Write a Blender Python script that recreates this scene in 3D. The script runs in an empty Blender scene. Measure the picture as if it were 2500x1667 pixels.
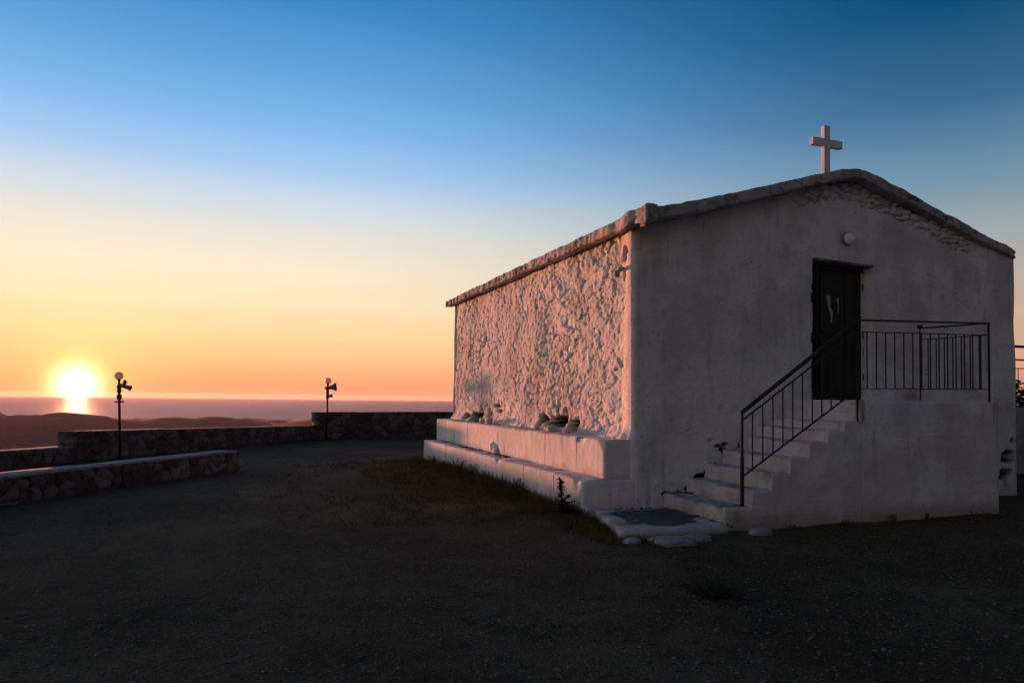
import bpy, math, random
import numpy as np
from mathutils import Matrix, Vector

random.seed(7)
RNG = np.random.default_rng(11)
scene = bpy.context.scene
COL = scene.collection
EXPOSURE = 1.0
# metres; X runs along the chapel front (right), Y along its side wall (away), Z up.
# The front-left wall corner stands at the origin.

# ------------------------------------------------------------------ noise
def _hash(*ii, seed=0):
    h = np.full(np.broadcast(*ii).shape, np.uint32(seed * 2654435761 % 4294967296), dtype=np.uint32)
    for k, i in enumerate(ii):
        v = (np.asarray(i).astype(np.int64) & 0xffffffff).astype(np.uint32)
        h = h ^ (v * np.uint32([0x9E3779B1, 0x85EBCA77, 0xC2B2AE3D][k]))
        h = (h ^ (h >> np.uint32(15))) * np.uint32(0x2C1B3C6D)
        h = (h ^ (h >> np.uint32(12))) * np.uint32(0x297A2D39)
        h = h ^ (h >> np.uint32(15))
    return h.astype(np.float64) / 4294967295.0

def vnoise(x, y, z=None, seed=0):
    """smooth value noise, -1..1"""
    x = np.asarray(x, float); y = np.asarray(y, float)
    z = np.zeros_like(x) if z is None else np.asarray(z, float)
    x, y, z = np.broadcast_arrays(x, y, z)
    ix, iy, iz = np.floor(x), np.floor(y), np.floor(z)
    fx, fy, fz = x - ix, y - iy, z - iz
    u, v, w = [f * f * f * (f * (f * 6 - 15) + 10) for f in (fx, fy, fz)]
    r = 0
    for a in (0, 1):
        for b in (0, 1):
            for c in (0, 1):
                r = r + _hash(ix + a, iy + b, iz + c, seed=seed) * (u if a else 1 - u) * (v if b else 1 - v) * (w if c else 1 - w)
    return r * 2 - 1

def fbm(x, y, z=None, seed=0, octv=4, gain=.5):
    z = np.zeros_like(np.asarray(x, float)) if z is None else z
    r = 0; a = 1.0; f = 1.0; s = 0
    for o in range(octv):
        r = r + a * vnoise(x * f + o * 3.7, y * f + o * 1.3, z * f + o * 7.1, seed + o * 17)
        s += a; a *= gain; f *= 2.03
    return r / s

def voronoi(x, y, seed=0, jit=.85, tilt=False):
    """F1, F2-F1 edge measure, cell id in 0..1"""
    x = np.asarray(x, float); y = np.asarray(y, float)
    ix, iy = np.floor(x), np.floor(y)
    d1 = np.full(x.shape, 9.); d2 = np.full(x.shape, 9.); cid = np.zeros(x.shape); tl = np.zeros(x.shape)
    for a in (-1, 0, 1):
        for b in (-1, 0, 1):
            cx, cy = ix + a, iy + b
            px = cx + .5 + (_hash(cx, cy, seed=seed) - .5) * jit
            py = cy + .5 + (_hash(cx, cy, seed=seed + 5) - .5) * jit
            d = np.hypot(px - x, py - y)
            c = _hash(cx, cy, seed=seed + 9)
            near = d < d1
            d2 = np.where(near, d1, np.minimum(d2, d))
            cid = np.where(near, c, cid)
            tl = np.where(near, (x - px) * (_hash(cx, cy, seed=seed + 13) - .5) + (y - py) * (_hash(cx, cy, seed=seed + 17) - .5), tl)
            d1 = np.where(near, d, d1)
    if tilt: return d1, d2 - d1, cid, tl
    return d1, d2 - d1, cid

def sstep(a, b, x):
    t = np.clip((np.asarray(x, float) - a) / (b - a), 0, 1)
    return t * t * (3 - 2 * t)

# ------------------------------------------------------------------ mesh helpers
def obj_from(name, V, F, mat=None, parent=None, smooth=False, attrs=None, loc=None):
    me = bpy.data.meshes.new(name)
    V = np.asarray(V, dtype=np.float64)
    if isinstance(F, np.ndarray):
        n, k = F.shape
        me.vertices.add(len(V)); me.vertices.foreach_set('co', V.ravel())
        me.loops.add(n * k); me.loops.foreach_set('vertex_index', F.ravel().astype(np.int32))
        me.polygons.add(n)
        me.polygons.foreach_set('loop_start', np.arange(0, n * k, k, dtype=np.int32))
        me.update(calc_edges=True)
        me.validate()
    else:
        me.from_pydata([tuple(v) for v in V], [], [tuple(f) for f in F]); me.update()
    if smooth:
        me.polygons.foreach_set('use_smooth', np.ones(len(me.polygons), dtype=bool))
    for an, av in (attrs or {}).items():
        at = me.attributes.new(an, 'FLOAT', 'POINT')
        at.data.foreach_set('value', np.asarray(av, dtype=np.float32))
    o = bpy.data.objects.new(name, me); COL.objects.link(o)
    if mat: me.materials.append(mat)
    if loc is not None: o.location = loc
    if parent is not None: o.parent = parent
    return o

def tag(o, label=None, cat=None, group=None, kind=None):
    if label: o['label'] = label
    if cat: o['category'] = cat
    if group: o['group'] = group
    if kind: o['kind'] = kind
    return o

def thing(name, label, cat, loc=(0, 0, 0), rz=0, group=None):
    o = bpy.data.objects.new(name, None); COL.objects.link(o)
    o.location = loc; o.rotation_euler = (0, 0, rz); o.empty_display_size = .2
    return tag(o, label, cat, group)

class MB:
    def __init__(s): s.V = []; s.F = []
    def add(s, V, F):
        b = len(s.V); s.V += [tuple(v) for v in V]; s.F += [tuple(i + b for i in f) for f in F]
    def box(s, x0, x1, y0, y1, z0, z1):
        V = [(x, y, z) for z in (z0, z1) for y in (y0, y1) for x in (x0, x1)]
        s.add(V, [(0, 2, 3, 1), (4, 5, 7, 6), (0, 1, 5, 4), (2, 6, 7, 3), (0, 4, 6, 2), (1, 3, 7, 5)])
    def bar(s, p, q, w, h, up=(0, 0, 1)):
        """square bar from p to q, w across, h along up"""
        p, q = Vector(p), Vector(q); d = (q - p).normalized(); up = Vector(up)
        r = d.cross(up).normalized(); u = r.cross(d).normalized()
        V = [e + r * (sx * w / 2) + u * (sy * h / 2) for e in (p, q) for sx, sy in ((-1, -1), (1, -1), (1, 1), (-1, 1))]
        s.add(V, [(0, 3, 2, 1), (4, 5, 6, 7)] + [(i, (i + 1) % 4, (i + 1) % 4 + 4, i + 4) for i in range(4)])
    def tube(s, pts, rad, n=10):
        pts = [Vector(p) for p in pts]
        rad = rad if hasattr(rad, '__len__') else [rad] * len(pts)
        V = []; F = []
        ref = Vector((0.31, .17, .93))
        for i, p in enumerate(pts):
            d = (pts[min(i + 1, len(pts) - 1)] - pts[max(i - 1, 0)]).normalized()
            if abs(d.dot(ref)) > .97: ref = Vector((1, .2, 0)).normalized()
            a = d.cross(ref).normalized(); b = d.cross(a)
            for k in range(n):
                t = 2 * math.pi * k / n
                V.append(p + (a * math.cos(t) + b * math.sin(t)) * rad[i])
        for i in range(len(pts) - 1):
            for k in range(n):
                F.append((i * n + k, i * n + (k + 1) % n, (i + 1) * n + (k + 1) % n, (i + 1) * n + k))
        F.append(tuple(range(n))[::-1]); F.append(tuple(range((len(pts) - 1) * n, len(pts) * n)))
        s.add(V, F)
    def sphere(s, c, r, nu=20, nv=12, sq=(1, 1, 1)):
        V = [(c[0], c[1], c[2] - r * sq[2])]
        for j in range(1, nv):
            t = math.pi * j / nv
            for i in range(nu):
                a = 2 * math.pi * i / nu
                V.append((c[0] + r * sq[0] * math.sin(t) * math.cos(a), c[1] + r * sq[1] * math.sin(t) * math.sin(a), c[2] - r * sq[2] * math.cos(t)))
        V.append((c[0], c[1], c[2] + r * sq[2])); F = []
        for i in range(nu):
            F.append((0, 1 + (i + 1) % nu, 1 + i)); e = len(V) - 1; b = 1 + (nv - 2) * nu
            F.append((e, b + i, b + (i + 1) % nu))
        for j in range(nv - 2):
            for i in range(nu):
                a = 1 + j * nu
                F.append((a + i, a + (i + 1) % nu, a + nu + (i + 1) % nu, a + nu + i))
        s.add(V, F)
    def build(s, name, mat, parent=None, smooth=False, bevel=0, loc=None):
        o = obj_from(name, s.V, s.F, mat, parent, smooth, loc=loc)
        if bevel:
            m = o.modifiers.new('bevel', 'BEVEL'); m.width = bevel; m.segments = 2; m.limit_method = 'ANGLE'
        return o

def lumpy_box(x0, x1, y0, y1, z0, z1, cell, rnd=.02, amp=.01, freq=2.5, seed=0, amp2=.004, freq2=14.):
    """plaster block: subdivided box with rounded edges and noise that is a function of position"""
    n = [max(2, int(round((b - a) / cell))) for a, b in ((x0, x1), (y0, y1), (z0, z1))]
    lo = np.array([x0, y0, z0]); hi = np.array([x1, y1, z1])
    idx = {}; V = []; F = []
    def vid(i, j, k):
        t = (i, j, k)
        if t not in idx:
            idx[t] = len(V); V.append([lo[0] + (hi[0] - lo[0]) * i / n[0], lo[1] + (hi[1] - lo[1]) * j / n[1], lo[2] + (hi[2] - lo[2]) * k / n[2]])
        return idx[t]
    for i in range(n[0]):
        for j in range(n[1]):
            F.append((vid(i, j, 0), vid(i, j + 1, 0), vid(i + 1, j + 1, 0), vid(i + 1, j, 0)))
            F.append((vid(i, j, n[2]), vid(i + 1, j, n[2]), vid(i + 1, j + 1, n[2]), vid(i, j + 1, n[2])))
    for i in range(n[0]):
        for k in range(n[2]):
            F.append((vid(i, 0, k), vid(i + 1, 0, k), vid(i + 1, 0, k + 1), vid(i, 0, k + 1)))
            F.append((vid(i, n[1], k), vid(i, n[1], k + 1), vid(i + 1, n[1], k + 1), vid(i + 1, n[1], k)))
    for j in range(n[1]):
        for k in range(n[2]):
            F.append((vid(0, j, k), vid(0, j, k + 1), vid(0, j + 1, k + 1), vid(0, j + 1, k)))
            F.append((vid(n[0], j, k), vid(n[0], j + 1, k), vid(n[0], j + 1, k + 1), vid(n[0], j, k + 1)))
    V = np.array(V)
    il, ih = lo + rnd, hi - rnd
    mid = (lo + hi) / 2
    il = np.minimum(il, mid); ih = np.maximum(ih, mid)
    C = np.clip(V, il, ih); D = V - C; L = np.linalg.norm(D, axis=1, keepdims=True)
    ok = L[:, 0] > 1e-9
    V[ok] = C[ok] + D[ok] / L[ok] * np.minimum(L[ok], rnd)
    for ax in range(3):
        V[:, ax] += amp * fbm(V[:, 0] * freq + ax * 31, V[:, 1] * freq, V[:, 2] * freq, seed + ax, 3) + amp2 * fbm(V[:, 0] * freq2 + ax * 13, V[:, 1] * freq2, V[:, 2] * freq2, seed + 7 + ax, 2)
    return V, np.array(F)

# ------------------------------------------------------------------ materials
def lin(r, g, b):
    f = lambda c: (c / 255 / 12.92) if c / 255 <= .04045 else ((c / 255 + .055) / 1.055) ** 2.4
    return (f(r), f(g), f(b))

class NT:
    def __init__(s, mat):
        s.t = mat.node_tree; s.n = s.t.nodes
    def new(s, t, **kw):
        n = s.n.new(t)
        for k, v in kw.items(): setattr(n, k, v)
        return n
    def link(s, a, b): s.t.links.new(a, b)
    def inp(s, node, key, val):
        if hasattr(val, 'is_output'): s.link(val, node.inputs[key])
        else: node.inputs[key].default_value = val
    def math(s, op, a, b=None, c=None, clamp=False):
        n = s.new('ShaderNodeMath', operation=op, use_clamp=clamp)
        s.inp(n, 0, a)
        if b is not None: s.inp(n, 1, b)
        if c is not None: s.inp(n, 2, c)
        return n.outputs[0]
    def mix(s, f, a, b, blend='MIX'):
        n = s.new('ShaderNodeMix', data_type='RGBA', blend_type=blend)
        s.inp(n, 0, f)
        for k, v in ((6, a), (7, b)):
            if hasattr(v, 'is_output'): s.link(v, n.inputs[k])
            else: n.inputs[k].default_value = (*v[:3], 1)
        return n.outputs[2]
    def ramp(s, fac, stops, interp='LINEAR'):
        n = s.new('ShaderNodeValToRGB'); n.color_ramp.interpolation = interp
        e = n.color_ramp.elements
        while len(e) < len(stops): e.new(.5)
        for i, (p, c) in enumerate(stops):
            e[i].position = p
            e[i].color = (*c, 1) if len(c) == 3 else c
        s.inp(n, 0, fac)
        return n.outputs[0]
    def maprange(s, v, a, b, c=0., d=1., smooth=True):
        n = s.new('ShaderNodeMapRange', interpolation_type='SMOOTHSTEP' if smooth else 'LINEAR')
        s.inp(n, 0, v); n.inputs[1].default_value = a; n.inputs[2].default_value = b; n.inputs[3].default_value = c; n.inputs[4].default_value = d
        return n.outputs[0]
    def noise(s, vec, scale, detail=4, rough=.55, stretch=None):
        if stretch:
            m = s.new('ShaderNodeMapping'); m.inputs['Scale'].default_value = stretch; s.link(vec, m.inputs[0]); vec = m.outputs[0]
        n = s.new('ShaderNodeTexNoise'); s.link(vec, n.inputs['Vector'])
        n.inputs['Scale'].default_value = scale; n.inputs['Detail'].default_value = detail; n.inputs['Roughness'].default_value = rough
        return n.outputs[0]
    def attr(s, name):
        n = s.new('ShaderNodeAttribute', attribute_name=name); return n.outputs['Fac']

def new_mat(name):
    m = bpy.data.materials.new(name); m.use_nodes = True
    nt = NT(m); b = nt.n['Principled BSDF']
    b.inputs['Specular IOR Level'].default_value = .25
    co = nt.new('ShaderNodeTexCoord').outputs['Object']
    return m, nt, b, co

def g(v): return (v, v, v)

def bump(nt, b, h, strength, dist):
    n = nt.new('ShaderNodeBump'); n.inputs['Strength'].default_value = strength; n.inputs['Distance'].default_value = dist
    nt.link(h, n.inputs['Height']); nt.link(n.outputs[0], b.inputs['Normal'])

def mat_whitewash(name, base=(.66, .64, .61), dark=.82, cracks=False, boards=False, brush=True, dirtamt=.5, bs=.5, craze=False):
    m, nt, b, co = new_mat(name)
    n1 = nt.noise(co, 1.1, 5, .6); n2 = nt.noise(co, 9, 5, .65); n3 = nt.noise(co, 45, 3, .6)
    c = nt.mix(nt.maprange(n1, .35, .7), base, tuple(v * dark for v in base))
    c = nt.mix(nt.math('MULTIPLY', nt.maprange(n2, .52, .75), dirtamt), c, (.34, .31, .27))
    # small chips where the wash has come off
    chips = nt.maprange(nt.noise(co, 17, 2, .5), .735, .765)
    c = nt.mix(nt.math('MULTIPLY', chips, .8), c, (.13, .115, .10))
    if brush:
        dash = nt.maprange(nt.noise(co, 10, 3, .6, (1., 1., 3.6)), .635, .70)
        c = nt.mix(nt.math('MULTIPLY', dash, .62), c, (.20, .18, .165))
        patch = nt.maprange(nt.noise(co, .9, 4, .6), .47, .60)
        c = nt.mix(nt.math('MULTIPLY', patch, .45), c, (.50, .43, .38))
    # dampness climbing from the ground
    sep = nt.new('ShaderNodeSeparateXYZ'); nt.link(co, sep.inputs[0])
    zz = nt.math('ADD', sep.outputs[2], nt.math('MULTIPLY', nt.math('SUBTRACT', nt.noise(co, 3.5, 4), .5), .55))
    c = nt.mix(nt.maprange(zz, .32, .02, 0., .45), c, (.33, .26, .19))
    # grey streaks run down the face
    st = nt.noise(co, 2.2, 5, .65, (3., 3., .35))
    c = nt.mix(nt.maprange(st, .53, .72, 0., .5), c, (.33, .31, .30))
    if cracks:
        v = nt.new('ShaderNodeTexVoronoi', feature='DISTANCE_TO_EDGE', voronoi_dimensions='1D')
        w = nt.math('ADD', nt.math('MULTIPLY', sep.outputs[1], .95), nt.math('MULTIPLY', nt.noise(co, 3, 3), .035))
        nt.link(w, v.inputs['W']); v.inputs['Scale'].default_value = 1.
        line = nt.maprange(v.outputs[0], .006, .022, 1., 0.)
        line = nt.math('MULTIPLY', line, nt.maprange(nt.noise(co, 2.7, 2), .38, .6))
        c = nt.mix(nt.math('MULTIPLY', line, .85), c, (.12, .10, .09))
    if boards:
        fr = nt.math('FRACT', nt.math('ADD', nt.math('MULTIPLY', sep.outputs[2], 6.1), nt.math('MULTIPLY', nt.noise(co, .8, 2), .25)))
        line = nt.math('MULTIPLY', nt.maprange(fr, .03, .09, 1., 0.), nt.maprange(nt.noise(co, 1.6, 3, .6, (.5, .5, 2.)), .45, .6))
        c = nt.mix(nt.math('MULTIPLY', line, .35), c, (.2, .18, .17))
    if craze:
        wv = nt.new('ShaderNodeVectorMath', operation='ADD'); nt.link(co, wv.inputs[0])
        nz = nt.new('ShaderNodeTexNoise'); nt.link(co, nz.inputs['Vector']); nz.inputs['Scale'].default_value = 4.
        sc = nt.new('ShaderNodeVectorMath', operation='SCALE'); nt.link(nz.outputs['Color'], sc.inputs[0]); sc.inputs['Scale'].default_value = .25
        nt.link(sc.outputs[0], wv.inputs[1])
        v3 = nt.new('ShaderNodeTexVoronoi', feature='DISTANCE_TO_EDGE'); nt.link(wv.outputs[0], v3.inputs['Vector']); v3.inputs['Scale'].default_value = 3.2
        ln = nt.math('MULTIPLY', nt.maprange(v3.outputs[0], .012, .04, 1., 0.), nt.maprange(nt.noise(co, 2.1, 3), .42, .58))
        c = nt.mix(nt.math('MULTIPLY', ln, .85), c, (.06, .05, .045))
        lich = nt.maprange(nt.noise(co, 5.5, 6, .75), .54, .62)
        c = nt.mix(nt.math('MULTIPLY', lich, .7), c, (.10, .088, .075))
    # rust running from the iron and bare stone in the hollows, near black to paint in undercut shade
    c = nt.mix(nt.attr('rust'), c, (.16, .085, .05))
    c = nt.mix(nt.attr('bare'), c, (.024, .019, .015))
    nt.link(c, b.inputs['Base Color']); b.inputs['Roughness'].default_value = .93
    h = nt.math('ADD', nt.math('MULTIPLY', n2, .5), nt.math('MULTIPLY', n3, .42))
    if brush:
        h = nt.math('ADD', h, nt.math('MULTIPLY', nt.noise(co, 7, 5, .7, (1., 1., 4.)), .5))
    bump(nt, b, h, bs, .02)
    return m

def mat_masonry(name):
    m, nt, b, co = new_mat(name)
    a = nt.attr('stone'); e = nt.attr('joint')
    c = nt.ramp(a, [(0, (.068, .078, .080)), (.25, (.125, .140, .145)), (.45, (.046, .052, .052)), (.6, (.078, .058, .048)), (.68, (.150, .168, .172)), (.85, (.080, .090, .092)), (.94, (.085, .060, .048))], 'CONSTANT')
    n = nt.noise(co, 14, 5, .65)
    c = nt.mix(nt.maprange(n, .4, .75, 0., .6), c, (.1, .085, .075))
    c = nt.mix(nt.maprange(nt.noise(co, 5, 3), .5, .7, 0., .4), c, (.125, .135, .138))
    c = nt.mix(e, c, (.036, .034, .030))
    nt.link(c, b.inputs['Base Color']); b.inputs['Roughness'].default_value = .9
    bump(nt, b, n, .5, .02)
    return m

def mat_simple(name, col, rough=.6, var=.35, scale=12, bs=.2, metal=0., spec=.25, col2=None):
    m, nt, b, co = new_mat(name)
    n = nt.noise(co, scale, 4, .6)
    c = nt.mix(nt.maprange(n, .35, .7), col, col2 or tuple(v * (1 - var) for v in col))
    nt.link(c, b.inputs['Base Color']); b.inputs['Roughness'].default_value = rough; b.inputs['Metallic'].default_value = metal
    b.inputs['Specular IOR Level'].default_value = spec
    if bs: bump(nt, b, nt.noise(co, scale * 3, 3), bs, .01)
    return m

def mat_ground():
    m, nt, b, co = new_mat('gravel_soil')
    n1 = nt.noise(co, .42, 7, .68); n2 = nt.noise(co, 5., 6, .7); n3 = nt.noise(co, 38, 4, .7)
    c = nt.mix(nt.maprange(n1, .36, .64), (.074, .050, .024), (.150, .106, .058))
    c = nt.mix(nt.maprange(n2, .5, .72, 0., .85), c, (.030, .025, .017))
    v = nt.new('ShaderNodeTexVoronoi'); nt.link(co, v.inputs['Vector']); v.inputs['Scale'].default_value = 34
    grit = nt.math('MULTIPLY', nt.maprange(v.outputs['Distance'], .45, .2), nt.maprange(nt.noise(co, 21, 2), .46, .62))
    sepc = nt.new('ShaderNodeSeparateColor'); nt.link(v.outputs['Color'], sepc.inputs[0])
    grit = nt.math('MULTIPLY', grit, nt.math('POWER', sepc.outputs[0], 1.6))
    c = nt.mix(grit, c, (.34, .31, .28))
    pits = nt.maprange(nt.noise(co, 15, 3, .6), .60, .68)
    c = nt.mix(nt.math('MULTIPLY', pits, .8), c, (.018, .015, .011))
    # thin turf and moss spreading over the gravel
    moss = nt.math('MULTIPLY', nt.maprange(nt.noise(co, .8, 5, .65), .5, .64), nt.maprange(nt.noise(co, 12, 4, .7), .4, .6))
    c = nt.mix(nt.math('MULTIPLY', moss, .75), c, (.030, .033, .013))
    nt.link(c, b.inputs['Base Color']); b.inputs['Roughness'].default_value = .95; b.inputs['Specular IOR Level'].default_value = .1
    h = nt.math('ADD', nt.math('MULTIPLY', n2, .6), nt.math('ADD', nt.math('MULTIPLY', n3, .25), nt.math('MULTIPLY', v.outputs['Distance'], -.25)))
    bump(nt, b, h, 1., .08)
    return m

def mat_leaf(name, c1, c2, scale=3.):
    m, nt, b, co = new_mat(name)
    c = nt.mix(nt.maprange(nt.noise(co, scale, 3), .35, .65), c1, c2)
    nt.link(c, b.inputs['Base Color']); b.inputs['Roughness'].default_value = .7; b.inputs['Specular IOR Level'].default_value = .15
    return m

def mat_sea():
    m, nt, b, co = new_mat('sea_water')
    b.inputs['Base Color'].default_value = (.52, .42, .38, 1)
    b.inputs['Roughness'].default_value = .57; b.inputs['IOR'].default_value = 1.33; b.inputs['Specular IOR Level'].default_value = .35; b.inputs['Specular Tint'].default_value = (1., .88, .82, 1)
    h = nt.math('ADD', nt.noise(co, .02, 5, .6), nt.math('MULTIPLY', nt.noise(co, .0012, 4), 3.))
    bump(nt, b, h, .35, 6.)
    return m

M = {}
M['side'] = mat_whitewash('whitewashed_rubble', base=(.80, .77, .73), dark=.78, dirtamt=.5, bs=1.)
M['plinth'] = mat_whitewash('whitewashed_plinth', base=(.80, .765, .73), cracks=True, brush=False, bs=.35, dirtamt=.3)
M['stair'] = mat_whitewash('whitewashed_concrete', base=(.72, .705, .69), dark=.75, boards=True, bs=.6, dirtamt=.55)
M['roof'] = mat_whitewash('weathered_roof_plaster', base=(.50, .485, .475), dark=.5, dirtamt=.95, bs=1., craze=True)
M['cross'] = mat_whitewash('painted_cross', base=(.74, .735, .73), dirtamt=.2, brush=False, bs=.2)
M['masonry'] = mat_masonry('rubble_masonry')
M['coping'] = mat_simple('cement_coping', (.36, .34, .33), .9, .6, 5., .6)
M['iron'] = mat_simple('painted_iron', (.012, .013, .013), .5, .4, 30, .2, 0., .3, (.03, .02, .015))
M['pole'] = mat_simple('pole_paint', (.028, .016, .013), .55, .4, 20, .15)
M['globe'] = mat_simple('opal_glass', (.62, .58, .56), .25, .1, 8, 0, 0., .5)
def mat_opal():
    m, nt, b, co = new_mat('opal_glass')
    b.inputs['Base Color'].default_value = (.66, .60, .57, 1); b.inputs['Roughness'].default_value = .25
    t = nt.new('ShaderNodeBsdfTranslucent'); t.inputs[0].default_value = (.85, .75, .70, 1)
    mx = nt.new('ShaderNodeMixShader'); mx.inputs[0].default_value = .55
    nt.link(b.outputs[0], mx.inputs[1]); nt.link(t.outputs[0], mx.inputs[2])
    nt.link(mx.outputs[0], nt.n['Material Output'].inputs[0])
    return m
M['globe'] = mat_opal(); M['bulkhead'] = mat_simple('white_lamp_glass', (.86, .88, .88), .25, .05, 8, 0, 0., .5)
M['horn'] = mat_simple('grey_horn_metal', (.17, .20, .23), .5, .3, 14, .1)
M['clamp'] = mat_simple('clamp_metal', (.10, .07, .06), .6, .3, 30, .1)
M['door'] = mat_simple('dark_door_paint', (.016, .016, .010), .55, .5, 7, .3, 0., .3, (.026, .024, .014))
M['frame'] = mat_simple('door_frame_wood', (.045, .038, .028), .8, .5, 9, .4)
M['lintel'] = mat_simple('lintel_wood', (.20, .185, .16), .9, .4, 10, .5)
M['patch'] = mat_simple('bare_cement', (.105, .100, .092), .9, .35, 6, .5)
M['flake'] = mat_simple('pale_paint_flake', (.42, .44, .42), .8, .5, 25, .2)
M['ground'] = mat_ground()
M['pebble'] = mat_simple('pebbles', (.19, .172, .155), .9, .55, 9, .3, col2=(.055, .047, .04))
M['stone'] = mat_simple('white_stone', (.35, .335, .32), .9, .3, 7, .5)
M['hill'] = mat_simple('scrub_hillside', (.06, .014, .011), .95, .5, .03, .0)
M['grass'] = mat_leaf('weed_green', (.085, .080, .022), (.135, .10, .035), 2.)
M['dry'] = mat_leaf('dry_grass', (.125, .095, .040), (.07, .058, .022), 3.)
M['thistle'] = mat_leaf('thistle_green', (.026, .030, .014), (.042, .040, .020), 9.)
M['litter'] = mat_simple('dark_litter', (.04, .035, .03), .95, .4, 30, 0)
M['sea'] = mat_sea()
M['farwall'] = mat_whitewash('grey_render', base=(.24, .235, .23), dirtamt=.5)
M['blue'] = mat_simple('shrub_dark', (.022, .036, .040), .8, .4, 6, 0)

# ------------------------------------------------------------------ terrain
CAM = np.array([-5.018, -8.748, 1.6])
SUN = np.array([-0.193, 0.981, 0.0088]); SUN /= np.linalg.norm(SUN)

W0 = np.array([-9.86, 9.0]); W1 = np.array([-2.67, 18.36]); W2 = np.array([2.02, 19.13])
def unit(v): v = np.asarray(v, float); return v / np.linalg.norm(v)
WD = unit(W1 - W0); WN = np.array([-WD[1], WD[0]])
TD = unit(W2 - W1); TN = np.array([-TD[1], TD[0]])

RIDGE = [(-60, -.016), (-40, -.018), (-28, -.019), (-22, -.017), (-18, -.0185), (-15.36, -0.0229), (-14.86, -0.0272), (-14.37, -0.0262), (-13.77, -0.0269), (-13.36, -0.0262), (-13.09, -0.0268), (-12.68, -0.0251), (-11.99, -0.0235), (-11.14, -0.0246), (-9.98, -0.0270), (-9.32, -0.0286), (-8.64, -0.0325), (-8.04, -0.0345), (-7.35, -0.0347), (-6.81, -0.0328), (-6.04, -0.0303), (-4.85, -0.0295), (-4.28, -0.0308), (-3.63, -0.0310), (-2.81, -0.0291), (-1.98, -0.0291), (-1.13, -0.0306), (-0.28, -0.0330), (0.59, -0.0354), (1.37, -0.0361), (1.91, -0.0418), (2.8, -0.0467), (6, -.06), (12, -.075), (30, -.09)]
RA = np.array([a for a, e in RIDGE]); RE = np.array([e for a, e in RIDGE])

def outside(x, y):
    """how far a point lies beyond the edge of the levelled churchyard"""
    dl = (x - W0[0]) * WN[0] + (y - W0[1]) * WN[1]
    dt = (x - W1[0]) * TN[0] + (y - W1[1]) * TN[1]
    return np.maximum(np.maximum(np.maximum(dl, dt) - .9, x - 26), np.maximum(-y - 45, -x - 45))

def ground_z(x, y):
    near = .022 * fbm(x * .9, y * .9, None, 3, 4) + .014 * fbm(x * 6, y * 6, None, 5, 4, .6)
    d = outside(x, y)
    r = np.hypot(x - CAM[0], y - CAM[1])
    az = np.degrees(np.arctan2(x - CAM[0], y - CAM[1]))
    dd = np.clip(d, 0, None)
    slope = -.35 * dd * np.exp(-dd / 400.) - 92 * (1 - np.exp(-dd / 260.))
    slope += np.clip(dd / 60, 0, 1) * 5 * fbm(x * .012, y * .012, None, 21, 5)
    e = np.interp(az, RA, RE)
    R = 2000. + 120 * np.sin(az * .16)
    top = 1.6 + e * R
    w = 620.
    w = np.where(r > R, 170., w)
    bump_ = np.exp(-((r - R) / w) ** 2)
    hill = -104 + (top + 104) * bump_ + 1.1 * fbm(x * .02, y * .02, None, 35, 4) + 6 * (1 - bump_) * fbm(x * .004, y * .004, None, 33, 5) * np.exp(-((r - R) / 1200) ** 2)
    amask = sstep(-100, -70, az) * sstep(34, 24, az)
    z = np.where(dd > 0, np.maximum(np.where(r < 4300, slope, -112.), np.where(amask > 0, -130 + (hill + 130) * amask, -130)), near)
    z = np.where(r > 3000, np.minimum(z, -104 - (r - 3000) * .02), z)
    return z

def polar(az, rr):
    A, R = np.meshgrid(np.radians(az), rr, indexing='ij')
    X = CAM[0] + R * np.sin(A); Y = CAM[1] + R * np.cos(A)
    Z = ground_z(X, Y)
    V = np.stack([X, Y, Z], -1).reshape(-1, 3)
    n, k = len(az), len(rr)
    I, J = np.meshgrid(np.arange(n), np.arange(k - 1), indexing='ij')
    I2 = (I + 1) % n
    F = np.stack([I * k + J, I * k + J + 1, I2 * k + J + 1, I2 * k + J], -1).reshape(-1, 4)
    return V, F

az = np.concatenate([np.arange(-40, 75, .28), np.arange(75, 320, 2.5)])
rr = [.35]
while rr[-1] < 45: rr.append(rr[-1] * 1.02 + .004)
V, F = polar(az, np.array(rr))
k = len(rr)
V = np.vstack([V, [CAM[0], CAM[1], 0]])
me_f = [tuple(f) for f in F] + [(len(V) - 1, i * k, ((i + 1) % len(az)) * k) for i in range(len(az))]
gnd = obj_from('ground', V, me_f, M['ground'], smooth=True)
tag(gnd, 'dark gravel and thin turf churchyard ground', kind='structure')

az2 = np.concatenate([np.arange(-45, 30, .16), np.arange(30, 315, 2.)])
r2 = [rr[-1]]
while r2[-1] < 4200: r2.append(r2[-1] * (1.006 if 1780 < r2[-1] < 2200 else 1.045))
V, F = polar(az2, np.array(r2))
hills = obj_from('hills', V, F, M['hill'], smooth=True)
tag(hills, 'dark rolling hills falling to the sea', kind='structure')

# sea: a cap of the round earth, 100 m below
rs = np.concatenate([[150.], np.geomspace(300, 60000, 70)])
az3 = np.arange(0, 360, 2.)
A, R = np.meshgrid(np.radians(az3), rs, indexing='ij')
SEA0 = -100.
V = np.stack([CAM[0] + R * np.sin(A), CAM[1] + R * np.cos(A), SEA0 - R ** 2 / (2 * 6371000.)], -1).reshape(-1, 3)
n, k = len(az3), len(rs)
I, J = np.meshgrid(np.arange(n), np.arange(k - 1), indexing='ij')
F = np.stack([I * k + J, I * k + J + 1, ((I + 1) % n) * k + J + 1, ((I + 1) % n) * k + J], -1).reshape(-1, 4)
sea = obj_from('sea', V, F, M['sea'], smooth=True)
tag(sea, 'hazy evening sea reaching the horizon', kind='structure')

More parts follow.
